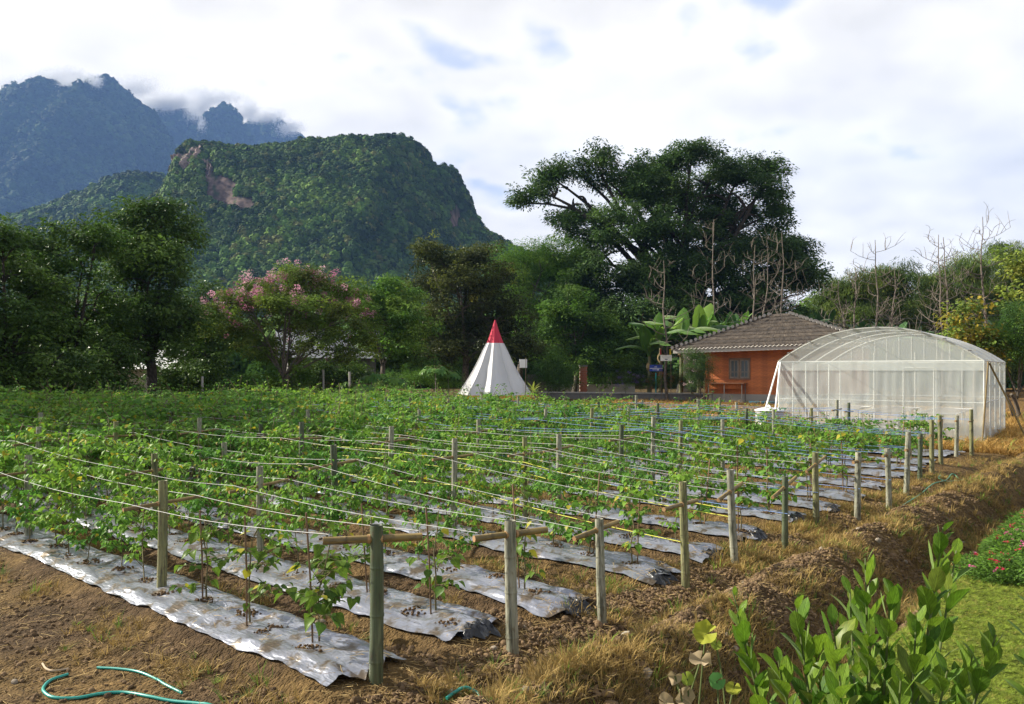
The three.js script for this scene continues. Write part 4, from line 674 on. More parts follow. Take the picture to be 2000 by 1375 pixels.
// --- fence panel, low walls, brick pillar and signs across the yard
{
  const f0 = at(1030, 745, 48), fe = thing('board_fence', 'short weathered board fence between tent and shrubs', 'fence', [f0.x, 0, f0.z]);
  for (let k = 0; k < 12; k++) part('board', new Geo().box(0.08 + k * 0.165, 0.72, 0, 0.155, 1.25 + 0.04 * noise(k, 2), 0.02).build(), M.timberGrey, fe); part('rail', new Geo().box(1.0, 1.36, 0.03, 2.0, 0.06, 0.05).build(), M.timberGrey, fe);
  const w0 = at(1055, 760, 46.5), w1 = at(1388, 772, 43.5), dir = V(w1.x - w0.x, 0, w1.z - w0.z), Lw = dir.length(), wl = thing('planter_wall', 'long low grey planter wall with a pale cap edging the yard', 'wall', [w0.x, 0, w0.z], -Math.atan2(dir.z, dir.x));
  for (let k = 0; k < 12; k++) part('block', new Geo().box((k + 0.5) * Lw / 12, 0.16, 0, Lw / 12 - 0.012, 0.34, 0.3).build(), M.concreteDark, wl);
  for (let k = 0; k < 6; k++) part('cap', new Geo().box((k + 0.5) * Lw / 6, 0.365, 0.03, Lw / 6 - 0.01, 0.07, 0.36).build(), M.concrete, wl);
  const b0 = at(1065, 750, 55), b1 = at(1240, 748, 53), bd = V(b1.x - b0.x, 0, b1.z - b0.z), Lb = bd.length(), rw = thing('garden_wall', 'grey block garden wall behind the planter and the brick pillar', 'wall', [b0.x, 0, b0.z], -Math.atan2(bd.z, bd.x));
  for (let k = 0; k < 8; k++) part('block', new Geo().box((k + 0.5) * Lb / 8, 0.35, 0, Lb / 8 - 0.012, 0.7, 0.2).build(), M.concrete, rw);
  M.brick = [[0.24, 0.085, 0.045], [0.28, 0.10, 0.055], [0.20, 0.075, 0.045]].map((c) => std({ color: rgb(...c), roughness: 0.9 })); M.mortar = std({ color: rgb(0.25, 0.2, 0.16), roughness: 1 });
  const p0 = at(1139, 752, 50), pl = thing('brick_pillar', 'square red brick pillar in the garden behind the yard', 'pillar', [p0.x, 0, p0.z]); part('core', new Geo().box(0, 0.95, 0, 0.43, 1.9, 0.43).build(), M.mortar, pl);
  for (let k = 0; k < 16; k++) for (let s = 0; s < 2; s++) part('brick', new Geo().box((s - 0.5) * 0.225 + (k % 2 ? 0.03 : -0.03), 0.07 + k * 0.115, 0.16, 0.215, 0.10, 0.14).build(), M.brick[(k * 3 + s) % 3], pl);
  part('cap', new Geo().box(0, 1.93, 0, 0.52, 0.08, 0.52).build(), M.concreteDark, pl);
  // signs
  const cv = (w, h, fn) => { const c = document.createElement('canvas'); c.width = w; c.height = h; fn(c.getContext('2d')); const t = new THREE.CanvasTexture(c); t.colorSpace = THREE.SRGBColorSpace; return t; };
  const blue = cv(256, 128, (x) => { x.fillStyle = '#1d3f9c'; x.fillRect(0, 0, 256, 128); x.fillStyle = '#e8e8ea'; x.fillRect(0, 66, 256, 10); x.lineWidth = 5; x.strokeStyle = '#e8e8ea'; for (const [a, b] of [[106, 34], [122, 32], [138, 35]]) { x.beginPath(); x.arc(a, b + 10, 6, 0, 4.6); x.lineTo(a + 6, b - 8); x.stroke(); } for (let k = 0; k < 9; k++) { x.beginPath(); x.arc(66 + k * 15, 100, 4, 0, 4.6); x.lineTo(70 + k * 15, 90); x.stroke(); } x.fillRect(150, 88, 34, 22); });
  const wht = cv(256, 136, (x) => { x.fillStyle = '#f2f2ee'; x.fillRect(0, 0, 256, 136); x.fillStyle = '#8a8f98'; for (const [y, a, b] of [[24, 30, 200], [42, 24, 210], [58, 44, 170], [74, 60, 136]]) for (let k = a; k < a + b; k += 9) x.fillRect(k, y, 6, 5); x.fillStyle = '#565c70'; x.fillRect(96, 90, 64, 22); });
  const s1 = at(1281, 719, 44.5), bs = thing('street_sign', 'blue name sign with white band on a turquoise post', 'sign', [s1.x, 0, s1.z]); M.turq = std({ color: rgb(0.03, 0.30, 0.30), roughness: 0.5 }); M.blueEdge = std({ color: rgb(0.02, 0.05, 0.32), roughness: 0.5 });
  part('post', new Geo().tube([V(0, 0, 0), V(0, 1.5, 0)], 0.045, 8).build(), M.turq, bs); part('plate', new Geo().box(0, 1.77, 0.03, 0.72, 0.36, 0.02).build(), M.blueEdge, bs); const face = part('sign_face', new THREE.PlaneGeometry(0.72, 0.36), std({ map: blue, roughness: 0.5 }), bs); face.position.set(0, 1.77, 0.044);
  const s2 = at(1301, 699, 43.8), ws = thing('notice_board', 'white printed notice board on two thin poles with small flags', 'sign', [s2.x, 0, s2.z]);
  for (const s of [-1, 1]) part('pole', new Geo().tube([V(s * 0.27, 0, -0.03), V(s * 0.27, s2.y + 0.55, -0.03)], 0.016, 6).build(), M.timber, ws);
  part('plate', new Geo().box(0, s2.y, 0, 0.62, 0.33, 0.015).build(), M.white, ws); const f2 = part('sign_face', new THREE.PlaneGeometry(0.62, 0.33), std({ map: wht, roughness: 0.6 }), ws); f2.position.set(0, s2.y, 0.012);
  M.flagRed = std({ color: rgb(0.35, 0.03, 0.03), roughness: 0.9, side: THREE.DoubleSide }); M.flagYellow = std({ color: rgb(0.65, 0.50, 0.03), roughness: 0.9, side: THREE.DoubleSide });
  for (const [s, m] of [[-1, M.flagRed], [1, M.flagYellow]]) { const g = new Geo(); for (let k = 0; k <= 5; k++) { const t = k / 5, x = s * 0.27 - 0.09 * t, z = 0.03 * Math.sin(t * 5); g.v(x, s2.y + 0.52 - 0.06 * t, z); g.v(x + 0.01, s2.y + 0.20 - 0.05 * t, z + 0.01); } for (let k = 0; k < 5; k++) g.quad(k * 2, k * 2 + 1, k * 2 + 3, k * 2 + 2); part('flag', g.build(), m, ws).userData.label = s < 0 ? 'small dark red flag' : 'small yellow flag'; }
  // sheds behind the trees
  const h1 = at(262, 720, 41), sh = thing('cream_shed', 'cream walled shed with a white metal roof among the dark trees', 'shed', [h1.x, 0, h1.z], 0.25); M.cream = std({ color: rgb(0.50, 0.44, 0.36), roughness: 0.9 });
  part('wall', new Geo().box(0.5, 0.95, -1.2, 3.2, 1.9, 2.4).build(), M.cream, sh); part('door', new Geo().box(1.2, 0.85, 0.02, 0.7, 1.7, 0.04).build(), M.timber, sh);
  for (let k = 0; k < 12; k++) part('roof_sheet', new Geo().box(0, 0, 0, 0.305, 0.02, 3.2, 0, new THREE.Matrix4().makeRotationX(0.35).setPosition(-1.2 + k * 0.31, 2.25 + (k % 2) * 0.012, -1.0)).build(), M.white, sh);
  const h2 = at(650, 700, 46), gh = thing('grey_cottage', 'grey block cottage with a pale sheet roof behind the pink tree', 'house', [h2.x, 0, h2.z], 0.35);
  part('wall', new Geo().box(0, 1.2, -2, 5.0, 2.4, 4).build(), M.concreteDark, gh); part('door', new Geo().box(-0.4, 1.0, 0.03, 0.75, 1.9, 0.05).build(), M.boardDark, gh); part('window', new Geo().box(1.3, 1.4, 0.03, 0.8, 0.9, 0.05).build(), M.timber, gh);
  M.sheet = std({ color: rgb(0.42, 0.43, 0.45), roughness: 0.55, metalness: 0.2 });
  for (const s of [0, 1]) for (let k = 0; k < 10; k++) part('roof_sheet', new Geo().box(0, 0, 0, 0.6, 0.025, 3.0, 0, new THREE.Matrix4().makeRotationX(s ? -0.62 : 0.62).setPosition(-2.75 + k * 0.61, 3.2 + (k % 2) * 0.012, s ? -3.2 : -0.8)).build(), M.sheet, gh);
  // wire fence posts at the field edge and overhead wires
  for (const [px, top, dd] of [[631, 722, 37], [683, 726, 38], [395, 735, 33], [586, 730, 38]]) { const p = at(px, top, dd), m = solo('fence_post', new Geo().tube([V(0, -0.1, 0), V(0.01, p.y * 0.5, 0), V(0, p.y, 0)], [0.06, 0.055, 0.055], 8).build(), M.concrete, 'grey fence post at the wooded edge of the field', 'post', 'posts at the wooded field edge'); m.position.set(p.x, 0, p.z); }
  [[632, 606, 'upper overhead wire crossing before the dark trees'], [640, 616, 'lower overhead wire crossing before the dark trees']].forEach(([ya, yb, l]) => { const a = at(1060, ya, 56), b = at(2150, yb, 56), pts = []; for (let k = 0; k <= 30; k++) { const t = k / 30, p = a.clone().lerp(b, t); p.y -= 1.1 * t * (1 - t); pts.push(p); } solo('overhead_wire', new Geo().tube(pts, 0.013, 5).build(), M.concreteDark, l, 'wire'); });
}
// --- hoses
{
  M.hose = std({ color: rgb(0.02, 0.28, 0.23), roughness: 0.35 }); M.hoseGreen = std({ color: rgb(0.05, 0.24, 0.13), roughness: 0.4 });
  const lay = (name, list, r, m, label, lift = 0) => { const pts = list.map(([px, py, l = 0]) => { let d = EYE * F / (py - HORIZON), x, z; for (let k = 0; k < 4; k++) { x = xAt(px, d); z = -d; d = (EYE - groundY(x, z) - r) * F / (py - HORIZON); } return V(x, groundY(x, z) + r + lift + l, z); }); const c = new THREE.CatmullRomCurve3(pts).getPoints(list.length * 6).map((p) => { p.y = Math.max(p.y, groundY(p.x, p.z) + r * 0.8); return p; }); solo(name, new Geo().tube(c, r, 8).build(), m, label, 'hose'); };
  lay('garden_hose', [[133, 1317], [100, 1328], [86, 1341], [86, 1351], [105, 1362], [149, 1363], [194, 1355], [238, 1352], [291, 1360], [335, 1369], [388, 1374], [430, 1382]], 0.0085, M.hose, 'turquoise garden hose curving over the bare soil');
  lay('garden_hose', [[190, 1304], [226, 1306], [266, 1311], [295, 1321], [323, 1337], [355, 1354]], 0.0075, M.hose, 'shorter turquoise hose piece rising from the soil beside the curve');
  lay('garden_hose', [[872, 1378], [890, 1366], [910, 1361], [930, 1366], [945, 1380]], 0.0085, M.hose, 'turquoise hose loop below the earth bank', 0.035);
  lay('garden_hose', [[1711, 1020], [1737, 1007], [1755, 997], [1799, 971], [1814, 955], [1825, 948], [1839, 944], [1850, 940], [1862, 937], [1879, 941], [1882, 945], [1868, 946], [1845, 944], [1834, 938], [1836, 932]], 0.008, M.hoseGreen, 'green hose looped on top of the earth bank', 0.03);
  lay('dry_root', [[83, 1296], [92, 1307], [105, 1310], [133, 1306]], 0.006, std({ color: rgb(0.42, 0.33, 0.22), roughness: 0.9 }), 'pale dry root lying on the soil by the hose');
}
// ---------- trees and shrubs ----------
// a sprig: leaves spread through a small volume, pointing outwards and down
function sprig(seed, n, R, len, wid, o = {}) {
  const r = rngOf(seed), g = new Geo(), { prof = RHOMB, flat = 0.7, droop = 0.15, hang = 0.25, up = 0.9 } = o;
  for (let k = 0; k < n; k++) {
    const a = r() * 6.283, y = r() * 2 - 1, q = Math.sqrt(1 - y * y), rad = R * Math.cbrt(r()), p = V(Math.cos(a) * q * rad, y * rad * flat, Math.sin(a) * q * rad);
    const dir = V(Math.cos(a) + (r() - 0.5), (r() - 0.5) * 0.9 - hang, Math.sin(a) + (r() - 0.5)).normalize(), n0 = V((r() - 0.5) * 1.2, up, (r() - 0.5) * 1.2), nrm = n0.addScaledVector(dir, -n0.dot(dir)).normalize(), s = 0.65 + 0.6 * r();
    blade(g, p, dir, nrm, len * s, wid * s, prof, 0.2, droop);
  }
  return g.build();
}
const SPRIG = {
  broad: sprig(1, 46, 0.42, 0.17, 0.085), glossy: sprig(2, 52, 0.50, 0.20, 0.085), fine: sprig(3, 70, 0.42, 0.10, 0.04), big: sprig(4, 22, 0.42, 0.30, 0.17),
  bamboo: sprig(5, 54, 0.55, 0.30, 0.035, { hang: 0.7, droop: 0.3 }), pinnate: sprig(6, 80, 0.5, 0.16, 0.035, { hang: 0.3 }), flower: sprig(7, 34, 0.16, 0.075, 0.06, { hang: -0.4, flat: 1.1 }), small: sprig(8, 44, 0.2, 0.07, 0.035), yellow: sprig(9, 18, 0.4, 0.24, 0.15, { hang: 0.5 }),
};
M.foliage = phys({ color: rgb(1, 1, 1), roughness: 0.93, transmission: 0.36, thickness: 0, clearcoat: 0.16, clearcoatRoughness: 0.28, specularIntensity: 0.2, side: THREE.DoubleSide });
M.foliageMatt = phys({ color: rgb(1, 1, 1), roughness: 0.96, transmission: 0.40, thickness: 0, specularIntensity: 0.2, side: THREE.DoubleSide });
{ const t = tex(256, (u, v) => { const k = 0.75 + 0.5 * tile(u, v * 0.4, 18, 3, 4) + 0.35 * tile(u, v, 5, 8, 3); return [k, k, k]; }); M.bark = std({ color: rgb(0.17, 0.14, 0.105), map: t, roughness: 0.95 }); M.barkPale = std({ color: rgb(0.25, 0.205, 0.16), map: t, roughness: 0.9 }); M.barkDark = std({ color: rgb(0.07, 0.058, 0.045), map: t, roughness: 0.95 }); }
// crown made of uneven lobes; each lobe of smaller clusters; each cluster of sprigs
function foliage(list, lobes, r, o) {
  const { size = 1, per = 9, clusters = 14, tones, vary = 0.35, fillIn = 0.25 } = o;
  for (const [c, rx, ry, rz] of lobes) {
    const n = Math.max(4, Math.round(clusters * Math.pow((rx * ry * rz) ** (1 / 3) / 1.6, 1.7)));
    for (let k = 0; k < n; k++) {
      const a = r() * 6.283, y = r() * 1.8 - 0.8, q = Math.sqrt(Math.max(0, 1 - y * y)), rad = r() < fillIn ? 0.3 + 0.4 * r() : 0.70 + 0.34 * r();
      const cc = V(c.x + Math.cos(a) * q * rx * rad, c.y + y * ry * rad, c.z + Math.sin(a) * q * rz * rad), cr = (0.34 + 0.22 * r()) * size, tone = tones[Math.floor(r() * tones.length)], k0 = 0.78 + 0.44 * r();
      for (let s = 0; s < per; s++) { const p = cc.clone().add(V((r() - 0.5) * 3.0 * cr, (r() - 0.5) * 1.7 * cr, (r() - 0.5) * 3.0 * cr)), kk = k0 * (1 + vary * (r() - 0.5)); list.push([mat4(p, spin(r, 0.5), size * (0.75 + 0.5 * r())), rgb(tone[0] * kk, tone[1] * kk, tone[2] * kk)]); }
    }
  }
}
function bend(a, b, r, k = 0.12, n = 5) { const L = a.distanceTo(b), o = V(r() - 0.5, r() * 0.4, r() - 0.5).multiplyScalar(L * k * 2), pts = []; for (let i = 0; i <= n; i++) { const t = i / n; pts.push(a.clone().lerp(b, t).addScaledVector(o, Math.sin(t * Math.PI)).add(V(0, 0.10 * L * Math.sin(t * Math.PI), 0))); } return pts; }
// lobes are measured as [px, py, half width px, half height px, depth offset m]
function tree(o) {
  const { name = 'tree', label, group, category = 'tree', d, base, lobes, kind = 'broad', tones, seed, trunkR = 0.16, mat = M.foliage, bark = M.bark, size = 1, per = 9, clusters = 14, fork = 0.45, extra = [], fillIn, stems = 1 } = o;
  const r = rngOf(seed), bx = xAt(base, d), g = thing(name, label, category, [bx, 0, -d], 0, group);
  const L = lobes.map(([px, py, hw, hh, dz = 0]) => [V(xAt(px, d) - bx, yAt(py, d), -dz), hw / F * d, hh / F * d, (hw + hh) / 2 / F * d]);
  const mean = L.reduce((a, l) => a.add(l[0]), V(0, 0, 0)).multiplyScalar(1 / L.length), top = V(mean.x * 0.4, Math.max(0.3, mean.y * fork), mean.z * 0.4);
  const tg = new Geo(); for (let s = 0; s < stems; s++) { const b0 = V((r() - 0.5) * 0.5 * (stems - 1), -0.1, (r() - 0.5) * 0.5 * (stems - 1)), e = top.clone().add(V((r() - 0.5) * 0.6 * (stems - 1), 0, (r() - 0.5) * 0.6 * (stems - 1))), pts = bend(b0, e, r, 0.05, 6); tg.tube(pts, (t) => trunkR * (1.25 - 0.45 * t + 0.35 * Math.max(0, 0.15 - t) / 0.15), 10); }
  part('trunk', tg.build(), bark, g);
  for (const [c, rx, ry] of L) { const lg = new Geo(), start = top.clone().multiplyScalar(0.75 + 0.25 * r()), pts = bend(start, c, r, 0.10, 6); lg.tube(pts, (t) => trunkR * lerp(0.42, 0.08, t), 7); for (let k = 0; k < 5; k++) { const t = 0.45 + 0.5 * r(), i = Math.floor(t * 6), p = pts[i], e = p.clone().add(V((r() - 0.5) * 2.2 * rx, (r() * 1.2 - 0.2) * ry, (r() - 0.5) * 2.2 * rx)); lg.tube(bend(p, e, r, 0.12, 4), (q) => trunkR * lerp(0.24, 0.06, q), 5, false); } part('limb', lg.build(), bark, g); }
  const list = []; foliage(list, L, r, { size, per, clusters, tones, fillIn });
  scatter('crown', SPRIG[kind], mat, list, g, 'stuff');
  for (const e of extra) { const l2 = []; foliage(l2, L, r, { size: e.size ?? size, per: e.per, clusters: e.clusters ?? clusters, tones: e.tones, fillIn: 0 }); scatter(e.name, SPRIG[e.kind], e.mat ?? M.foliageMatt, l2.filter(([m]) => !e.keep || e.keep(m.elements[13], r)), g, 'stuff'); }
  return g;
}
const DARK = [[0.068, 0.132, 0.025], [0.080, 0.150, 0.027], [0.060, 0.118, 0.024], [0.095, 0.165, 0.029]];
const DEEP = [[0.050, 0.102, 0.024], [0.062, 0.124, 0.026], [0.045, 0.092, 0.022], [0.075, 0.138, 0.028]];
const MID = [[0.069, 0.15, 0.022], [0.092, 0.192, 0.026], [0.0575, 0.126, 0.022], [0.115, 0.216, 0.028]];
const BRIGHT = [[0.10, 0.21, 0.025], [0.13, 0.25, 0.030], [0.085, 0.18, 0.025], [0.16, 0.26, 0.035]];
const OLIVE = [[0.055, 0.075, 0.020], [0.075, 0.095, 0.022], [0.045, 0.062, 0.020], [0.10, 0.12, 0.026]];
const YELLOW = [[0.27, 0.27, 0.04], [0.21, 0.27, 0.035], [0.32, 0.25, 0.03], [0.16, 0.23, 0.04]];
const BAMBOO = [[0.085, 0.135, 0.025], [0.12, 0.18, 0.030], [0.060, 0.105, 0.022], [0.16, 0.20, 0.035]];

// the great spreading tree, measured lobe by lobe
tree({ name: 'giant_rain_tree', label: 'huge dark spreading tree with a long limb reaching out beyond its crown', d: 60, base: 1345, seed: 1, trunkR: 0.6, kind: 'glossy', tones: DEEP, size: 1.15, per: 9, clusters: 15.5, fork: 0.55, bark: M.barkDark, fillIn: 0.2,
  lobes: [[1022, 397, 15, 24], [1050, 374, 19, 17], [1075, 339, 28, 20, 1], [1120, 332, 33, 20], [1160, 319, 22, 22, -1], [1180, 349, 26, 24], [1135, 409, 33, 20, 2], [1115, 450, 35, 27, -1], [1240, 354, 41, 38, 1], [1290, 324, 45, 25], [1340, 319, 46, 27, -2], [1285, 384, 56, 38, -2], [1360, 374, 51, 43, 2], [1410, 339, 35, 31], [1455, 329, 41, 31, 1], [1500, 332, 24, 22], [1490, 379, 31, 32, -1], [1440, 399, 45, 35, 2], [1510, 419, 24, 26], [1400, 440, 61, 32], [1500, 465, 45, 32, 1], [1545, 500, 36, 34], [1575, 540, 26, 32], [1520, 550, 54, 34, -2], [1470, 510, 61, 38, -3], [1200, 460, 61, 38, -3], [1290, 460, 61, 43, -3], [1380, 510, 72, 38, -3], [1150, 500, 57, 32, 2], [1190, 550, 72, 38, -3], [1280, 550, 72, 48, -4], [1400, 580, 81, 48, -3], [1130, 570, 61, 48, -2], [1510, 610, 63, 43], [1240, 630, 81, 48, -5], [1330, 650, 72, 48, -4], [1450, 650, 81, 48, -3], [1170, 640, 61, 48, -4]] });
// dark trees at the wooded edge
const EDGE = 'dark trees along the wooded side of the field';
tree({ name: 'dark_tree', label: 'tall dark broadleaf tree with a pointed crown above the cream shed', group: EDGE, d: 33, base: 292, seed: 2, trunkR: 0.20, kind: 'broad', tones: DARK, size: 1.0, per: 10, clusters: 17, fork: 0.4, bark: M.barkDark, lobes: [[315, 415, 38, 24], [335, 450, 30, 32, 1], [285, 455, 50, 36], [250, 425, 34, 24], [330, 510, 46, 40, -1], [270, 520, 60, 44], [240, 480, 40, 34, 1], [320, 580, 58, 44], [260, 600, 60, 46, 1], [350, 640, 44, 40], [300, 660, 60, 44], [230, 660, 50, 46]] });
tree({ name: 'dark_tree', label: 'dark broadleaf tree with pale shoot tips beside the field edge', group: EDGE, d: 30, base: 150, seed: 3, trunkR: 0.18, kind: 'broad', tones: [...DARK, ...MID.slice(0, 1)], size: 0.95, per: 10, clusters: 17, fork: 0.4, bark: M.barkDark, lobes: [[100, 470, 50, 34], [150, 465, 40, 34, 1], [185, 470, 34, 36], [60, 500, 46, 40], [130, 540, 70, 46, -1], [60, 590, 60, 50], [170, 600, 56, 46, 1], [100, 660, 80, 50], [40, 680, 60, 50], [180, 690, 56, 46]] });
tree({ name: 'dark_tree', label: 'low dark leafy tree at the wooded corner of the field', group: EDGE, d: 24, base: 20, seed: 4, trunkR: 0.16, kind: 'broad', tones: DARK, size: 0.85, per: 10, clusters: 17, fork: 0.4, bark: M.barkDark, lobes: [[5, 455, 34, 30], [-40, 520, 60, 60], [20, 560, 50, 60, 1], [40, 640, 60, 60], [-50, 660, 60, 70], [10, 720, 70, 50], [90, 735, 50, 44, 1], [-90, 560, 70, 80]] });
tree({ name: 'dark_tree', label: 'spreading dark tree behind the wooded field corner', group: EDGE, d: 27, base: -170, seed: 5, trunkR: 0.2, kind: 'broad', tones: DARK, size: 1.0, per: 10, clusters: 15, fork: 0.4, bark: M.barkDark, lobes: [[-170, 440, 80, 60], [-120, 540, 80, 80], [-220, 560, 80, 80], [-160, 660, 100, 80], [-300, 500, 90, 80], [-300, 640, 90, 80]] });
tree({ name: 'dark_tree', label: 'slim understory tree between the cream shed and the pink tree', group: EDGE, d: 38, base: 395, seed: 6, trunkR: 0.12, kind: 'broad', tones: DARK, size: 1.0, per: 9, clusters: 15, fork: 0.4, bark: M.barkDark, lobes: [[390, 600, 34, 50], [380, 660, 44, 44], [410, 700, 40, 40], [360, 700, 44, 40, 1], [430, 650, 30, 40, 1]] });
tree({ name: 'dark_tree', label: 'bushy undergrowth tree between the field corner and the cream shed', group: EDGE, d: 28, base: 170, seed: 14, trunkR: 0.09, kind: 'broad', tones: DARK, size: 0.85, per: 10, clusters: 22, fork: 0.3, bark: M.barkDark, lobes: [[60, 720, 60, 50], [130, 720, 50, 50, 1], [190, 730, 44, 44], [215, 700, 30, 40, 1], [100, 765, 60, 26], [180, 770, 40, 22]] });
tree({ name: 'dark_tree', label: 'low thicket tree beside the cream shed', group: EDGE, d: 36, base: 350, seed: 15, trunkR: 0.08, kind: 'broad', tones: DARK, size: 0.85, per: 10, clusters: 22, fork: 0.3, bark: M.barkDark, lobes: [[335, 735, 34, 34], [370, 740, 36, 34, 1], [405, 735, 30, 34], [350, 765, 40, 20], [310, 755, 20, 20, 2]] });
tree({ name: 'dark_tree', label: 'tall tree outside the view that shades the field corner', group: EDGE, d: 17, base: -800, seed: 16, trunkR: 0.25, kind: 'broad', tones: DARK, size: 1.1, per: 9, clusters: 9, fork: 0.5, bark: M.barkDark, lobes: [[-800, 40, 200, 160], [-640, 160, 180, 150], [-960, 160, 200, 160], [-780, 260, 260, 160], [-600, 330, 160, 140]] });
tree({ name: 'dark_tree', label: 'second tall tree outside the view shading the field corner', group: EDGE, d: 21, base: -520, seed: 17, trunkR: 0.25, kind: 'broad', tones: DARK, size: 1.1, per: 9, clusters: 9, fork: 0.5, bark: M.barkDark, lobes: [[-520, 140, 160, 140], [-400, 260, 150, 130], [-640, 260, 160, 130], [-500, 370, 200, 130]] });
// pink flowering tree
tree({ name: 'pink_flowering_tree', label: 'spreading tree covered with pink blossom sprays', d: 36, base: 545, seed: 7, trunkR: 0.13, kind: 'broad', tones: [[0.12, 0.19, 0.03], [0.09, 0.15, 0.025], [0.14, 0.21, 0.03], [0.17, 0.23, 0.035], [0.11, 0.14, 0.03]], mat: M.foliageMatt, size: 0.75, per: 8, clusters: 22, fork: 0.35, stems: 2, bark: M.barkPale, fillIn: 0.15, lobes: [[575, 540, 48, 24], [530, 560, 44, 26, 1], [630, 560, 40, 26], [480, 575, 44, 28], [425, 585, 34, 26, 1], [580, 590, 60, 32, -1], [670, 590, 36, 34], [440, 625, 44, 36], [520, 630, 50, 34, 1], [600, 640, 50, 36], [690, 630, 34, 40, -1], [470, 670, 50, 30], [650, 680, 44, 36, -1], [560, 690, 50, 30, 1], [700, 680, 30, 34]],
  extra: [{ name: 'blossoms', kind: 'flower', per: 4, clusters: 26, size: 0.85, tones: [[0.50, 0.20, 0.31], [0.60, 0.32, 0.42], [0.44, 0.15, 0.25], [0.62, 0.40, 0.46]], keep: (y, r) => r() < 0.06 + 0.94 * smooth(3.2, 5.2, y) }] });
// trees in the middle distance
const MIDDLE = 'green trees behind the tent';
tree({ name: 'green_tree', label: 'bright green leafy tree next to the pink blossom tree', group: MIDDLE, d: 42, base: 745, seed: 8, trunkR: 0.13, kind: 'broad', tones: BRIGHT, size: 0.95, per: 9, clusters: 18, lobes: [[690, 570, 30, 30, 1], [720, 590, 40, 40], [770, 570, 40, 36, 1], [760, 620, 44, 44], [810, 610, 34, 40], [720, 660, 40, 44, 1], [790, 670, 44, 40]] });
tree({ name: 'dark_tree', label: 'dark tree with yellow green shoot tips standing behind the tent', group: MIDDLE, d: 47, base: 905, seed: 9, trunkR: 0.2, kind: 'broad', tones: OLIVE, size: 1.0, per: 9, clusters: 18, lobes: [[835, 485, 22, 24], [860, 510, 36, 30], [905, 500, 34, 24, 1], [940, 505, 28, 26], [840, 560, 40, 36, 1], [900, 560, 50, 40, -1], [960, 560, 40, 40], [860, 620, 56, 44], [940, 625, 56, 44, 1], [1000, 610, 40, 40], [880, 680, 60, 44], [960, 690, 60, 44], [1020, 670, 34, 44]], extra: [{ name: 'blossoms', kind: 'small', per: 2, clusters: 9, size: 1.4, tones: [[0.30, 0.30, 0.05], [0.22, 0.26, 0.05]], keep: (y, r) => r() < smooth(5.5, 8.5, y) }] });
tree({ name: 'green_tree', label: 'round feathery green crown just beyond the dark tree behind the tent', group: MIDDLE, d: 58, base: 1010, seed: 10, trunkR: 0.22, kind: 'pinnate', mat: M.foliageMatt, tones: BRIGHT, size: 1.2, per: 9, clusters: 15, lobes: [[985, 505, 40, 22], [1040, 500, 50, 28, 1], [1090, 490, 40, 24], [1010, 545, 50, 36], [1075, 545, 56, 40], [1040, 600, 60, 44], [1110, 600, 44, 44, 1], [1060, 655, 60, 44]] });
tree({ name: 'green_tree', label: 'mid green leafy tree below the great spreading crown', group: MIDDLE, d: 52, base: 1120, seed: 11, trunkR: 0.15, kind: 'glossy', tones: MID, size: 0.95, per: 9, clusters: 16, lobes: [[1110, 590, 40, 36], [1090, 640, 44, 40, 1], [1150, 650, 50, 44], [1110, 690, 54, 40], [1200, 670, 40, 44, 1], [1170, 710, 50, 34]] });
tree({ name: 'green_tree', label: 'small tree between the bright green tree and the dark tree', group: MIDDLE, d: 50, base: 690, seed: 12, trunkR: 0.14, kind: 'broad', tones: MID, size: 1.05, per: 9, clusters: 14, lobes: [[650, 600, 44, 44], [700, 620, 44, 50], [660, 670, 50, 44], [800, 640, 44, 50], [840, 690, 50, 40], [740, 700, 50, 40]] });
// bamboo grove
const GROVE = 'bamboo clumps of the grove behind the greenhouse';
[[1620, 575, 40, 75, 66], [1668, 560, 40, 70, 64], [1712, 545, 36, 60, 66], [1752, 560, 34, 80, 65], [1800, 560, 40, 70, 68], [1848, 535, 36, 60, 66], [1885, 530, 34, 70, 64], [1930, 520, 36, 66, 67], [1975, 520, 40, 70, 65], [2020, 520, 40, 70, 64]].forEach(([px, top, hw, n, d], i) => {
  const L = []; for (let k = 0; k < 7; k++) { const t = k / 6; L.push([px + 26 * noise(i * 3.7, k * 1.9), lerp(top - 8, 700, t), hw * (0.42 + 0.75 * t), 30 + 14 * t, (k % 3 - 1) * 1.2]); }
  const g = tree({ name: 'bamboo_clump', label: 'tall feathery bamboo clump in the grove behind the greenhouse', group: GROVE, category: 'bamboo', d, base: px, seed: 40 + i, trunkR: 0.05, kind: 'bamboo', mat: M.foliageMatt, tones: BAMBOO, size: 1.15, per: 8, clusters: 19, stems: 6, fork: 0.7, bark: M.bamboo[0], lobes: L, fillIn: 0.4 });
});
// dark wall of vegetation behind everything
{
  const r = rngOf(66), blobs = [crownBlob(31, 620, 0.11, 1.0), crownBlob(32, 520, 0.13, 0.85)], lists = [[], []];
  for (let k = 0; k < 520; k++) { const d = 74 + 46 * r(), px = -150 + 2350 * r(), s = (2.0 + 1.6 * r()), t = [...DEEP, ...MID][Math.floor(r() * 8)], y = r() * (px > 1560 ? 6.5 : px > 700 && px < 1000 ? 5 : 5) + 0.6; lists[k & 1].push([mat4(V(xAt(px, d), y, -d), spin(r, 0.2), s), rgb(...t)]); }
  lists.forEach((l, i) => tag(scatter('distant_wood', blobs[i], M.wood, l, null, 'stuff'), ['wood closing the view behind the gardens', 'lower thicket under the distant wood'][i], 'wood'));
}
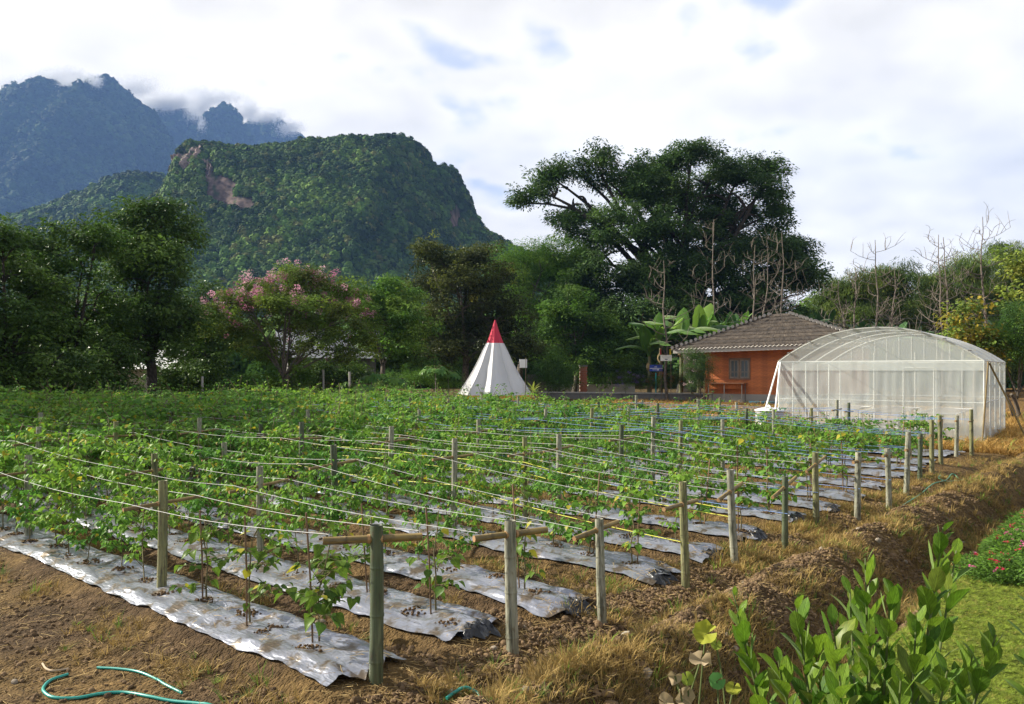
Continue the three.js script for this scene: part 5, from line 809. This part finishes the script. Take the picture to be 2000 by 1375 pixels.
// shrubs: stems and leaves, no single trunk
const GARDEN = 'garden shrubs before the trees';
const shrub = (label, d, base, lobes, tones, kind, seed, o = {}) => tree({ name: o.name ?? 'shrub', label, group: o.group, category: o.category ?? 'shrub', d, base, seed, trunkR: o.r ?? 0.035, kind, tones, size: o.size ?? 0.7, per: 8, clusters: o.clusters ?? 34, lobes, stems: o.stems ?? 3, fork: 0.3, mat: o.mat ?? M.foliage, extra: o.extra ?? [], fillIn: 0.3 });
shrub('round glossy dark green shrub at the far side of the field', 31, 460, [[440, 765, 40, 24], [480, 758, 38, 22], [500, 772, 26, 20], [425, 780, 26, 18]], MID, 'glossy', 61, { size: 0.55, clusters: 60 });
shrub('leafy green shrub between the fence posts under the pink tree', 36, 530, [[530, 740, 28, 24], [560, 755, 30, 20], [590, 745, 22, 26]], BRIGHT, 'broad', 62, { size: 0.6 });
shrub('dark leafy shrub before the grey cottage wall', 43, 640, [[620, 735, 30, 34], [660, 740, 34, 30], [700, 735, 30, 34], [590, 745, 24, 26]], DARK, 'broad', 73, { size: 0.8, clusters: 30 });
shrub('low weedy thicket before the cream shed', 30, 220, [[200, 770, 40, 22], [250, 775, 40, 20], [160, 780, 34, 20], [110, 778, 34, 22]], MID, 'broad', 63, { size: 0.6, clusters: 40 });
shrub('tall weeds at the wooded field corner', 22, 40, [[30, 790, 40, 26], [80, 795, 36, 22], [-20, 790, 40, 30]], MID, 'broad', 64, { size: 0.5, clusters: 50 });
shrub('light green hedge of weeds behind the field by the tent', 40, 840, [[800, 745, 30, 18], [840, 740, 30, 22], [870, 750, 26, 18], [760, 752, 26, 16]], BRIGHT, 'fine', 65, { size: 0.7, clusters: 40 });
shrub('dense green shrub beside the board fence', 47, 1085, [[1070, 715, 26, 34], [1100, 720, 24, 32], [1085, 745, 36, 20]], MID, 'fine', 66, { size: 0.8, clusters: 36 });
shrub('sunlit yellow green climber mass behind the garden wall', 57, 1180, [[1120, 725, 40, 22], [1180, 715, 46, 26], [1230, 725, 30, 22]], BRIGHT, 'broad', 67, { size: 0.8, clusters: 30 });
shrub('bright green bush climbing the tree behind the brick pillar', 54, 1190, [[1150, 660, 30, 34], [1195, 650, 26, 40], [1215, 690, 30, 26]], BRIGHT, 'broad', 68, { size: 0.8, clusters: 30 });
shrub('dark flowering shrub against the corner of the orange house', 39.5, 1368, [[1358, 722, 20, 20], [1375, 715, 14, 24], [1368, 748, 20, 20], [1362, 690, 14, 14]], DEEP, 'fine', 69, { size: 0.55, clusters: 70, extra: [{ name: 'blossoms', kind: 'small', per: 1, clusters: 14, size: 0.6, tones: [[0.6, 0.45, 0.5], [0.5, 0.12, 0.35]] }] });
shrub('big rounded green bush beside the greenhouse', 27, 1985, [[1975, 640, 34, 40], [2010, 620, 40, 46], [1990, 690, 40, 40], [2030, 680, 50, 50], [1955, 660, 20, 30]], MID, 'fine', 70, { size: 0.6, clusters: 60, r: 0.06 });
tree({ name: 'yellowing_tree', label: 'small tree with yellowing leaves behind the greenhouse roof', d: 27, base: 1905, seed: 71, trunkR: 0.05, kind: 'yellow', mat: M.foliageMatt, tones: [...YELLOW, [0.14, 0.22, 0.04], [0.16, 0.24, 0.04]], size: 0.62, per: 6, clusters: 40, bark: M.barkPale, fork: 0.6, lobes: [[1880, 590, 14, 22], [1875, 630, 16, 22], [1900, 660, 30, 22], [1930, 655, 26, 24], [1870, 668, 24, 18], [1950, 690, 24, 26], [1915, 690, 34, 20]] });
tree({ name: 'yellowing_tree', label: 'yellow green branch tips of a tree beside the rounded bush', d: 30, base: 2060, seed: 72, trunkR: 0.08, kind: 'yellow', mat: M.foliageMatt, tones: [[0.20, 0.26, 0.04], [0.26, 0.28, 0.04], [0.15, 0.23, 0.04]], size: 0.7, per: 6, clusters: 30, fork: 0.6, lobes: [[1990, 490, 18, 18], [1998, 525, 16, 16], [1995, 565, 20, 20], [2040, 520, 34, 40], [2050, 600, 40, 40]] });
// flowering border along the planter
[[1222, 'purple', [[0.16, 0.07, 0.40], [0.22, 0.12, 0.48]]], [1252, 'violet', [[0.20, 0.09, 0.42], [0.30, 0.20, 0.5]]], [1285, 'orange red', [[0.55, 0.12, 0.02], [0.6, 0.2, 0.03]]], [1305, 'orange', [[0.58, 0.22, 0.02], [0.5, 0.1, 0.02]]], [1330, 'pale green', [[0.2, 0.3, 0.06], [0.3, 0.35, 0.1]]]].forEach(([px, c, t], i) => shrub('slender garden plant with ' + c + ' flowers along the planter wall', 44.6, px, [[px, 748, 12, 12], [px - 6, 738, 8, 10], [px + 8, 742, 8, 12]], OLIVE.concat(BRIGHT), 'fine', 80 + i, { size: 0.4, clusters: 90, name: 'flowering_plant', category: 'plant', r: 0.012, extra: [{ name: 'blossoms', kind: 'small', per: 2, clusters: 40, size: 0.5, tones: t }] }));
// ---------- bare trees ----------
function bareTree(label, d, px, top, lean, seed, o = {}) {
  const r = rngOf(seed), H = yAt(top, d), g = thing('bare_tree', label, 'tree', [xAt(px, d), 0, -d], 0, 'leafless pale trees before the dark wood'), R = o.r ?? 0.08, n = 12, pts = [];
  for (let k = 0; k <= n; k++) { const t = k / n; pts.push(V(lean * t * H + 0.22 * noise(t * 4, seed * 1.7), H * t - 0.1, 0.12 * noise(t * 3, seed + 5))); }
  part('trunk', new Geo().tube(pts, (t) => R * (1.05 - 0.95 * t) + 0.008, 8).build(), M.barkPale, g);
  const nb = o.branches ?? 16;
  for (let b = 0; b < nb; b++) {
    const t = 0.28 + 0.68 * (b + r()) / nb, i = Math.min(n - 1, Math.floor(t * n)), p = pts[i].clone().lerp(pts[i + 1], t * n - i), a = r() * 6.283, L = H * (0.09 + 0.17 * r()) * (1.25 - 0.65 * t), lg = new Geo(), bp = [];
    for (let k = 0; k <= 6; k++) { const q = k / 6; bp.push(V(p.x + Math.cos(a) * L * q + 0.06 * noise(q * 4, b, seed), p.y + L * (0.10 * q + 0.75 * q * q * (0.4 + r() * 0.1)), p.z + Math.sin(a) * L * q)); }
    const r0 = R * 0.6 * (1.1 - t); lg.tube(bp, (q) => r0 * (1 - 0.8 * q) + 0.006, 6, false);
    for (let s = 0; s < 4; s++) { const k = 2 + Math.floor(r() * 4.99), e = bp[k].clone().add(V((r() - 0.5) * L * 0.9, L * (0.1 + 0.6 * r()), (r() - 0.5) * L * 0.9)); lg.tube(bend(bp[k], e, r, 0.18, 4), (q) => 0.014 - 0.008 * q, 4, false); }
    part('branch', lg.build(), M.barkPale, g);
  }
  return g;
}
[['slim leafless tree rising beside the notice board', 44, 1300, 505, -0.01, 1], ['slim leafless tree before the great dark tree', 50, 1396, 425, -0.01, 2], ['forked leafless tree behind the thatch roof peak', 47, 1468, 475, 0.02, 3], ['twin stem of the forked leafless tree, leaning apart', 47, 1478, 490, 0.09, 4], ['straight leafless tree behind the roof beside the forked one', 48, 1527, 450, 0.01, 5], ['thin short leafless tree leaning above the hidden roof end', 46, 1660, 545, -0.10, 6], ['twin stemmed short leafless tree above the roof end', 46, 1662, 520, 0.04, 7], ['tall pale leafless tree directly behind the greenhouse crest', 45, 1718, 465, -0.03, 8], ['leafless tree slanting away from the tall pale one', 45, 1726, 520, 0.09, 9], ['pale leafless tree of the close pair behind the greenhouse', 46, 1843, 455, -0.03, 10], ['straighter leafless tree of the close pair behind the greenhouse', 46, 1856, 460, -0.04, 11], ['many branched leafless tree beside the yellowing tree', 46, 1925, 420, -0.02, 12, { r: 0.09, branches: 22 }]].forEach((a) => bareTree(...a));
M.bananaStem = std({ color: rgb(0.13, 0.13, 0.06), roughness: 0.8 });
// ---------- bananas, papayas, spiky plant ----------
{
  const mats = [leafMat(0.10, 0.22, 0.03, 0.35, 0.45), leafMat(0.16, 0.28, 0.04, 0.35, 0.5), leafMat(0.055, 0.13, 0.035, 0.35, 0.35)], dead = std({ color: rgb(0.30, 0.22, 0.10), roughness: 0.9, side: THREE.DoubleSide });
  const frond = (seed, L, w, arch) => { const r = rngOf(seed), g = new Geo(), n = 14, rows = []; for (let k = 0; k <= n; k++) { const t = k / n, y = L * (t * 0.9 - arch * t * t), z = L * (0.30 * t + 0.75 * arch * t * t), prof = t < 0.16 ? 0.06 : Math.sin(Math.min(1, (t - 0.14) / 0.86) * Math.PI) ** 0.45, wl = w * prof * (0.8 + 0.3 * r()), wr = w * prof * (0.8 + 0.3 * r()), dr = 0.35 + 0.35 * r(); rows.push([g.v(-wl / 2, y - dr * wl * 0.4, z), g.v(0, y, z), g.v(wr / 2, y - dr * wr * 0.4, z)]); } for (let k = 0; k < n; k++) { const [a, b, c] = rows[k], [d, e, f] = rows[k + 1]; g.quad(a, b, e, d); g.quad(b, c, f, e); } g.tube(Array.from({ length: 6 }, (_, k) => { const t = k / 5 * 0.9; return V(0, L * (t * 0.9 - arch * t * t) - 0.015, L * (0.30 * t + 0.75 * arch * t * t)); }), (t) => 0.028 * (1 - t) + 0.004, 5, false); return g.build(); };
  const fronds = [frond(1, 2.0, 0.55, 0.25), frond(2, 2.2, 0.6, 0.5), frond(3, 1.9, 0.5, 0.72), frond(4, 1.6, 0.5, 0.12)];
  const banana = (label, px, d, H, s, seed, n = 9, dark = false) => { const r = rngOf(seed), g = thing('banana_plant', label, 'banana plant', [xAt(px, d), 0, -d], 0, 'banana plants around the house'); part('stem', new Geo().tube([V(0, -0.1, 0), V(0.02, H * 0.5, 0), V(0, H, 0)], [0.15, 0.11, 0.075], 9).build(), M.bananaStem, g); for (let k = 0; k < n; k++) { const f = part('frond', fronds[Math.floor(r() * 4)], dark ? mats[2] : mats[Math.floor(r() * 2.6)], g); f.position.set(0, H - 0.1 - 0.05 * k / n, 0); f.rotation.set(0, k * 2.4 + r(), 0); f.scale.setScalar(s * (0.8 + 0.4 * r())); } for (let k = 0; k < 2; k++) { const f = part('dead_frond', fronds[2], dead, g); f.position.set(0, H - 0.3, 0); f.rotation.set(2.2, r() * 6, 0, 'YXZ'); f.scale.set(0.5, 0.8, 0.5); } };
  [['broad leaved banana plant beside the notice board', 1290, 45.5, 3.0, 1.6, 1], ['banana plant arching fronds toward the brick pillar', 1268, 45, 2.5, 1.6, 2], ['tall banana plant behind the shrub at the house corner', 1330, 46, 3.3, 1.6, 3], ['banana plant with upright sunlit fronds above the eave', 1365, 48, 3.6, 1.5, 4], ['banana plant close behind the thatch roof edge', 1398, 50, 3.6, 1.4, 5], ['banana plant half hidden by the thatch roof slope', 1428, 51, 3.6, 1.3, 6]].forEach((a) => banana(...a));
  [[1575, 52, 4.0], [1610, 54, 4.2], [1700, 52, 3.4], [1745, 50, 3.2], [1780, 53, 3.4], [1830, 50, 3.0], [1880, 52, 3.8], [1960, 50, 3.6]].forEach(([px, d, H], i) => banana('dark green banana plant under the bamboo grove', px, d, H, 1.15, 30 + i, 9, true));
  // papaya: thin stem, long stalks, hand shaped leaves
  const palm = new Geo(); for (let k = 0; k < 7; k++) { const a = (k - 3) * 0.62; blade(palm, V(0, 0, 0), V(Math.sin(a), -0.12, Math.cos(a)).normalize(), UP, 0.26 - 0.02 * Math.abs(k - 3), 0.11, LANCE, 0.15, 0.3); } const palmG = palm.build(), pm = [leafMat(0.075, 0.18, 0.035, 0.3, 0.35), leafMat(0.12, 0.24, 0.04, 0.3, 0.4)];
  [['papaya plant at the far field edge beside the fence post', 725, 36, 1.35], ['papaya plant with drooping leaves behind the field rows', 770, 35, 1.2], ['taller papaya plant close to the tent', 850, 39, 1.7], ['papaya plant between the tent and the light green weeds', 875, 40, 1.5], ['small papaya plant low at the field edge', 700, 34, 0.95]].forEach(([l, px, d, H], i) => { const r = rngOf(70 + i), g = thing('papaya_plant', l, 'plant', [xAt(px, d), 0, -d], 0, 'papaya plants at the far field edge'); part('stem', new Geo().tube([V(0, -0.05, 0), V(0.02, H * 0.5, 0), V(0, H, 0)], 0.025, 6).build(), M.timberGrey, g); for (let k = 0; k < 14; k++) { const a = k * 2.4 + r(), L = 0.35 + 0.3 * r(), p = V(Math.cos(a) * L, H + 0.10 - 0.25 * r() + 0.1 * (1 - k / 14), Math.sin(a) * L), f = part('leaf', palmG, pm[k % 2], g); f.position.copy(p); f.rotation.set(0.4 + 0.3 * r(), Math.PI / 2 - a, 0, 'YXZ'); f.scale.setScalar(1.1 + 0.4 * r()); part('leaf_stalk', new Geo().tube([V(0, H - 0.1 + 0.1 * (1 - k / 14), 0), p.clone().multiplyScalar(0.6).add(V(0, 0.4 * p.y + 0.05, 0)), p], 0.008, 4, false).build(), M.cropStem, g); } });
  const sp = at(1041, 770, 42), g = thing('spiky_plant', 'spiky yellow green rosette plant between tent and planter wall', 'plant', [sp.x, 0, sp.z]), lf = new Geo(); blade(lf, V(0, 0, 0), V(0, 0.6, 0.8).normalize(), V(0, 0.8, -0.6), 0.62, 0.10, LANCE, 0.2, 0.35); const lg = lf.build(), lm = leafMat(0.30, 0.36, 0.06, 0.3, 0.4);
  part('stem', new Geo().tube([V(0, -0.05, 0), V(0, 0.62, 0)], 0.03, 6).build(), M.timber, g); for (let k = 0; k < 22; k++) { const f = part('leaf', lg, lm, g); f.position.set(0, 0.35 + 0.012 * k, 0); f.rotation.set(-0.6 + 0.05 * k, k * 2.4, 0, 'YXZ'); f.rotation.x = 0.5 - 0.05 * k; }
}
// ---------- plants close to the camera ----------
{
  const r = rngOf(1234), lv = [0, 1, 2, 3].map((k) => { const g = new Geo(); blade(g, V(0, 0, 0), V(0, 0, 1), UP, 1, 0.47 + 0.03 * k, OVAL, [0.1, 0.25, 0.4, 0.15][k], [0.05, 0.3, 0.15, -0.15][k]); return g.build(); });
  const mats = [leafMat(0.135, 0.27, 0.018, 0.22, 0.45, { clearcoatRoughness: 0.3, map: veins, bumpMap: veinBump, bumpScale: 0.0015 }), leafMat(0.215, 0.36, 0.026, 0.22, 0.5, { clearcoatRoughness: 0.3, map: veins, bumpMap: veinBump, bumpScale: 0.0015 }), leafMat(0.085, 0.20, 0.018, 0.22, 0.4, { clearcoatRoughness: 0.3, map: veins, bumpMap: veinBump, bumpScale: 0.0015 }), leafMat(0.24, 0.32, 0.035, 0.4, 0.45, { map: veins })];
  const stemM = std({ color: rgb(0.085, 0.11, 0.03), roughness: 0.7 });
  const bx = xAt(1690, 1.95), bz = -1.95, by = groundY(bx, bz), g = thing('citrus_shrub', 'young citrus like shrub with upright glossy oval leaves by the lawn', 'shrub', [bx, by, bz]);
  const shoots = [[1842, 1030, 1.95, 1.25], [1868, 1075, 2.05, 0.9], [1690, 1090, 2.0, 1.15], [1740, 1150, 1.85, 1], [1660, 1150, 2.15, 0.9], [1430, 1152, 2.0, 0.7], [1440, 1200, 1.95, 0.9], [1555, 1182, 1.95, 0.95], [1628, 1215, 1.8, 0.9], [1590, 1250, 2.0, 1], [1945, 1240, 1.9, 0.95], [1900, 1280, 2.05, 0.9], [1790, 1210, 1.8, 1], [1700, 1240, 1.85, 1], [1520, 1290, 1.85, 0.9], [1850, 1310, 1.75, 0.9], [1640, 1320, 1.7, 0.9], [1760, 1320, 1.7, 0.9]];
  shoots.forEach(([px, py, d, k], i) => {
    const tip = at(px, py, d).sub(V(bx, by, bz)), low = V((r() - 0.5) * 0.12, 0.05, (r() - 0.5) * 0.12), mid = low.clone().lerp(tip, 0.45).add(V((tip.x) * -0.10, 0.02, (r() - 0.5) * 0.1)), pts = new THREE.QuadraticBezierCurve3(low, mid.clone().lerp(V(tip.x * 0.75, tip.y * 0.5, tip.z * 0.75), 0.5), tip).getPoints(12);
    part('branch', new Geo().tube(pts, (t) => 0.0075 * (1 - t) + 0.0018, 6, false).build(), stemM, g);
    const n = Math.round(28 * k), c = new THREE.CatmullRomCurve3(pts);
    for (let j = 0; j < n; j++) {
      const t = lerp(0.42, 1.0, Math.pow((j + 0.5) / n, 0.85)), p = c.getPoint(t), tan = c.getTangent(t), a = j * 2.4 + i + 0.5 * r(), s0 = Math.abs(tan.y) > 0.95 ? V(1, 0, 0) : V(0, 1, 0), e1 = s0.cross(tan).normalize(), e2 = tan.clone().cross(e1), out = e1.multiplyScalar(Math.cos(a)).addScaledVector(e2, Math.sin(a));
      const dir = tan.clone().multiplyScalar(0.75 + 0.5 * t).addScaledVector(out, 0.95 - 0.35 * t).add(V(0, 0.2, 0)).normalize(), nr = tan.clone().multiplyScalar(0.9).addScaledVector(out, -0.6).add(V((r() - 0.5) * 0.5, 0.2, (r() - 0.5) * 0.5)), nrm = nr.addScaledVector(dir, -nr.dot(dir)).normalize(), s = (0.056 + 0.034 * r()) * (t > 0.96 ? 0.6 : 1) * (k < 0.8 ? 0.7 : 1);
      const m = part('leaf', lv[Math.floor(r() * 4)], mats[r() < 0.08 ? 3 : t > 0.85 ? (r() < 0.7 ? 1 : 0) : Math.floor(r() * 3)], g); m.position.copy(p).addScaledVector(out, 0.004); m.scale.setScalar(s); m.quaternion.setFromRotationMatrix(new THREE.Matrix4().makeBasis(nrm.clone().cross(dir).normalize(), nrm, dir));
    }
  });
  // a few leaves of a second shrub at the edge of the view
  const b2 = thing('citrus_shrub', 'second glossy leaved shrub standing just beyond the first by the lawn', 'shrub', [xAt(2080, 2.1), 0, -2.1]);
  for (const [px, py] of [[2010, 1250], [2030, 1200], [2090, 1180], [2140, 1230]]) { const tip = at(px, py, 2.1).sub(b2.position), pts = bend(V(0, 0, 0), tip, r, 0.05, 8); part('branch', new Geo().tube(pts, (t) => 0.006 * (1 - t) + 0.002, 6, false).build(), stemM, b2); for (let j = 0; j < 14; j++) { const t = 0.5 + 0.5 * j / 14, p = pts[Math.min(8, Math.floor(t * 8.99))], a = j * 2.4, dir = V(Math.cos(a) * 0.8, 0.8, Math.sin(a) * 0.8).normalize(), nr = V(-Math.cos(a), 0.9, -Math.sin(a)), nrm = nr.addScaledVector(dir, -nr.dot(dir)).normalize(), m = part('leaf', lv[j % 3], mats[j % 3], b2); m.position.copy(p); m.scale.setScalar(0.07); m.quaternion.setFromRotationMatrix(new THREE.Matrix4().makeBasis(nrm.clone().cross(dir).normalize(), nrm, dir)); } }
  // withering round leaved plant below the bank
  const disc = (seed, curl) => { const q = new Geo(), n = 18, m = q.v(0, 0, 0); const rings = []; for (let k = 1; k <= 3; k++) { const ring = []; for (let s = 0; s < n; s++) { const a = s / n * 6.283 + 0.15, rad = k / 3 * (1 + 0.12 * noise(Math.cos(a) * 2 + seed, Math.sin(a) * 2)); ring.push(q.v(Math.cos(a) * rad, curl * (k / 3) ** 2 * (0.5 + noise(Math.cos(a) * 1.7, Math.sin(a) * 1.7, seed) * 1.6), Math.sin(a) * rad)); } rings.push(ring); } for (let s = 0; s < n - 1; s++) { q.tri(m, rings[0][s + 1], rings[0][s]); for (let k = 0; k < 2; k++) q.quad(rings[k][s], rings[k][s + 1], rings[k + 1][s + 1], rings[k + 1][s]); } return q.build(); };
  const wm = [leafMat(0.34, 0.36, 0.04, 0.1, 0.45), leafMat(0.36, 0.28, 0.17, 0, 0.25), leafMat(0.12, 0.30, 0.08, 0.2, 0.4), leafMat(0.26, 0.33, 0.05, 0.1, 0.45)], w0 = at(1365, 1500, 2.55), wp = thing('withered_plant', 'withering plant with round yellow and brown curled leaves below the bank', 'plant', [w0.x, groundY(w0.x, w0.z), w0.z]);
  [[1378, 1238, 0.060, 0, 0.9, [0.9, 0, 0.3]], [1368, 1290, 0.072, 1, 1.1, [0.7, 1, -0.2]], [1400, 1330, 0.042, 2, 0.4, [1.2, 0.4, 0]], [1342, 1325, 0.034, 3, 0.5, [1.0, 2, 0.3]], [1318, 1320, 0.045, 1, 1.6, [1.2, 1, 0.6]], [1335, 1365, 0.06, 1, 1.6, [0.5, 2, 0.5]], [1432, 1345, 0.04, 0, 0.5, [0.4, 1, 0.2]], [1300, 1372, 0.05, 1, 1.5, [0.8, 3, 0]], [1398, 1258, 0.03, 3, 0.7, [1, 1, 0]]].forEach(([px, py, s, mi, curl, rot], i) => { const p = at(px, py, 2.5 + 0.1 * noise(i, 4)).sub(wp.position), m = part('leaf', disc(i * 3.3, curl * 0.6), wm[mi], wp); m.position.copy(p); m.scale.setScalar(s * (mi === 1 ? 0.5 : 0.62)); m.rotation.set(...rot); part('leaf_stalk', new Geo().tube(bend(V((r() - 0.5) * 0.1, -0.02, (r() - 0.5) * 0.1), p, r, 0.06, 5), 0.003, 5, false).build(), stemM, wp); });
  // flowering patch beyond the ditch
  const fl = sprig(21, 40, 0.075, 0.035, 0.012, { hang: -0.2, flat: 0.9 }), petal = sprig(22, 12, 0.014, 0.018, 0.016, { hang: -0.3 });
  const patches = [['low bed of small red and pink flowers along the ditch', 6.7, -2.05, 1.4, 0.42], ['green flowering cushion where the lawn meets the ditch', 4.75, -1.98, 0.35, 0.28], ['farther red flowered bed along the ditch', 8.4, -2.2, 1.3, 0.7]];
  patches.forEach(([label, u0, v0, ru, rv]) => { const c = onGround(u0, v0), o = thing('flower_bed', label, 'flowers', [c.x, 0, c.z]), A = [], B = []; const n = Math.round(900 * ru * rv / 0.5); for (let k = 0; k < n; k++) { const a = r() * 6.283, q = Math.sqrt(r()), u = u0 + Math.cos(a) * q * ru, v = v0 + Math.sin(a) * q * rv, [x, z] = uv2w(u, v), h = 0.05 * (1 - q * q) + 0.10 * r() * (1.1 - q), kk = 0.7 + 0.6 * r(), p = V(x - c.x, groundY(x, z) + h * 0.8 + 0.02, z - c.z); A.push([mat4(p, spin(r, 0.4), 0.8 + 0.5 * r()), rgb(0.10 * kk, 0.20 * kk, 0.025)]); if (r() < 0.11) B.push([mat4(p.clone().add(V(0, 0.07, 0)), spin(r, 0.6), 0.6 + 0.6 * r()), r() < 0.6 ? rgb(0.60, 0.03, 0.09) : rgb(0.66, 0.16, 0.33)]); } scatter('foliage', fl, M.foliageMatt, A, o, 'stuff'); scatter('blossoms', petal, M.foliageMatt, B, o, 'stuff'); });
}
renderer.render(scene, camera);
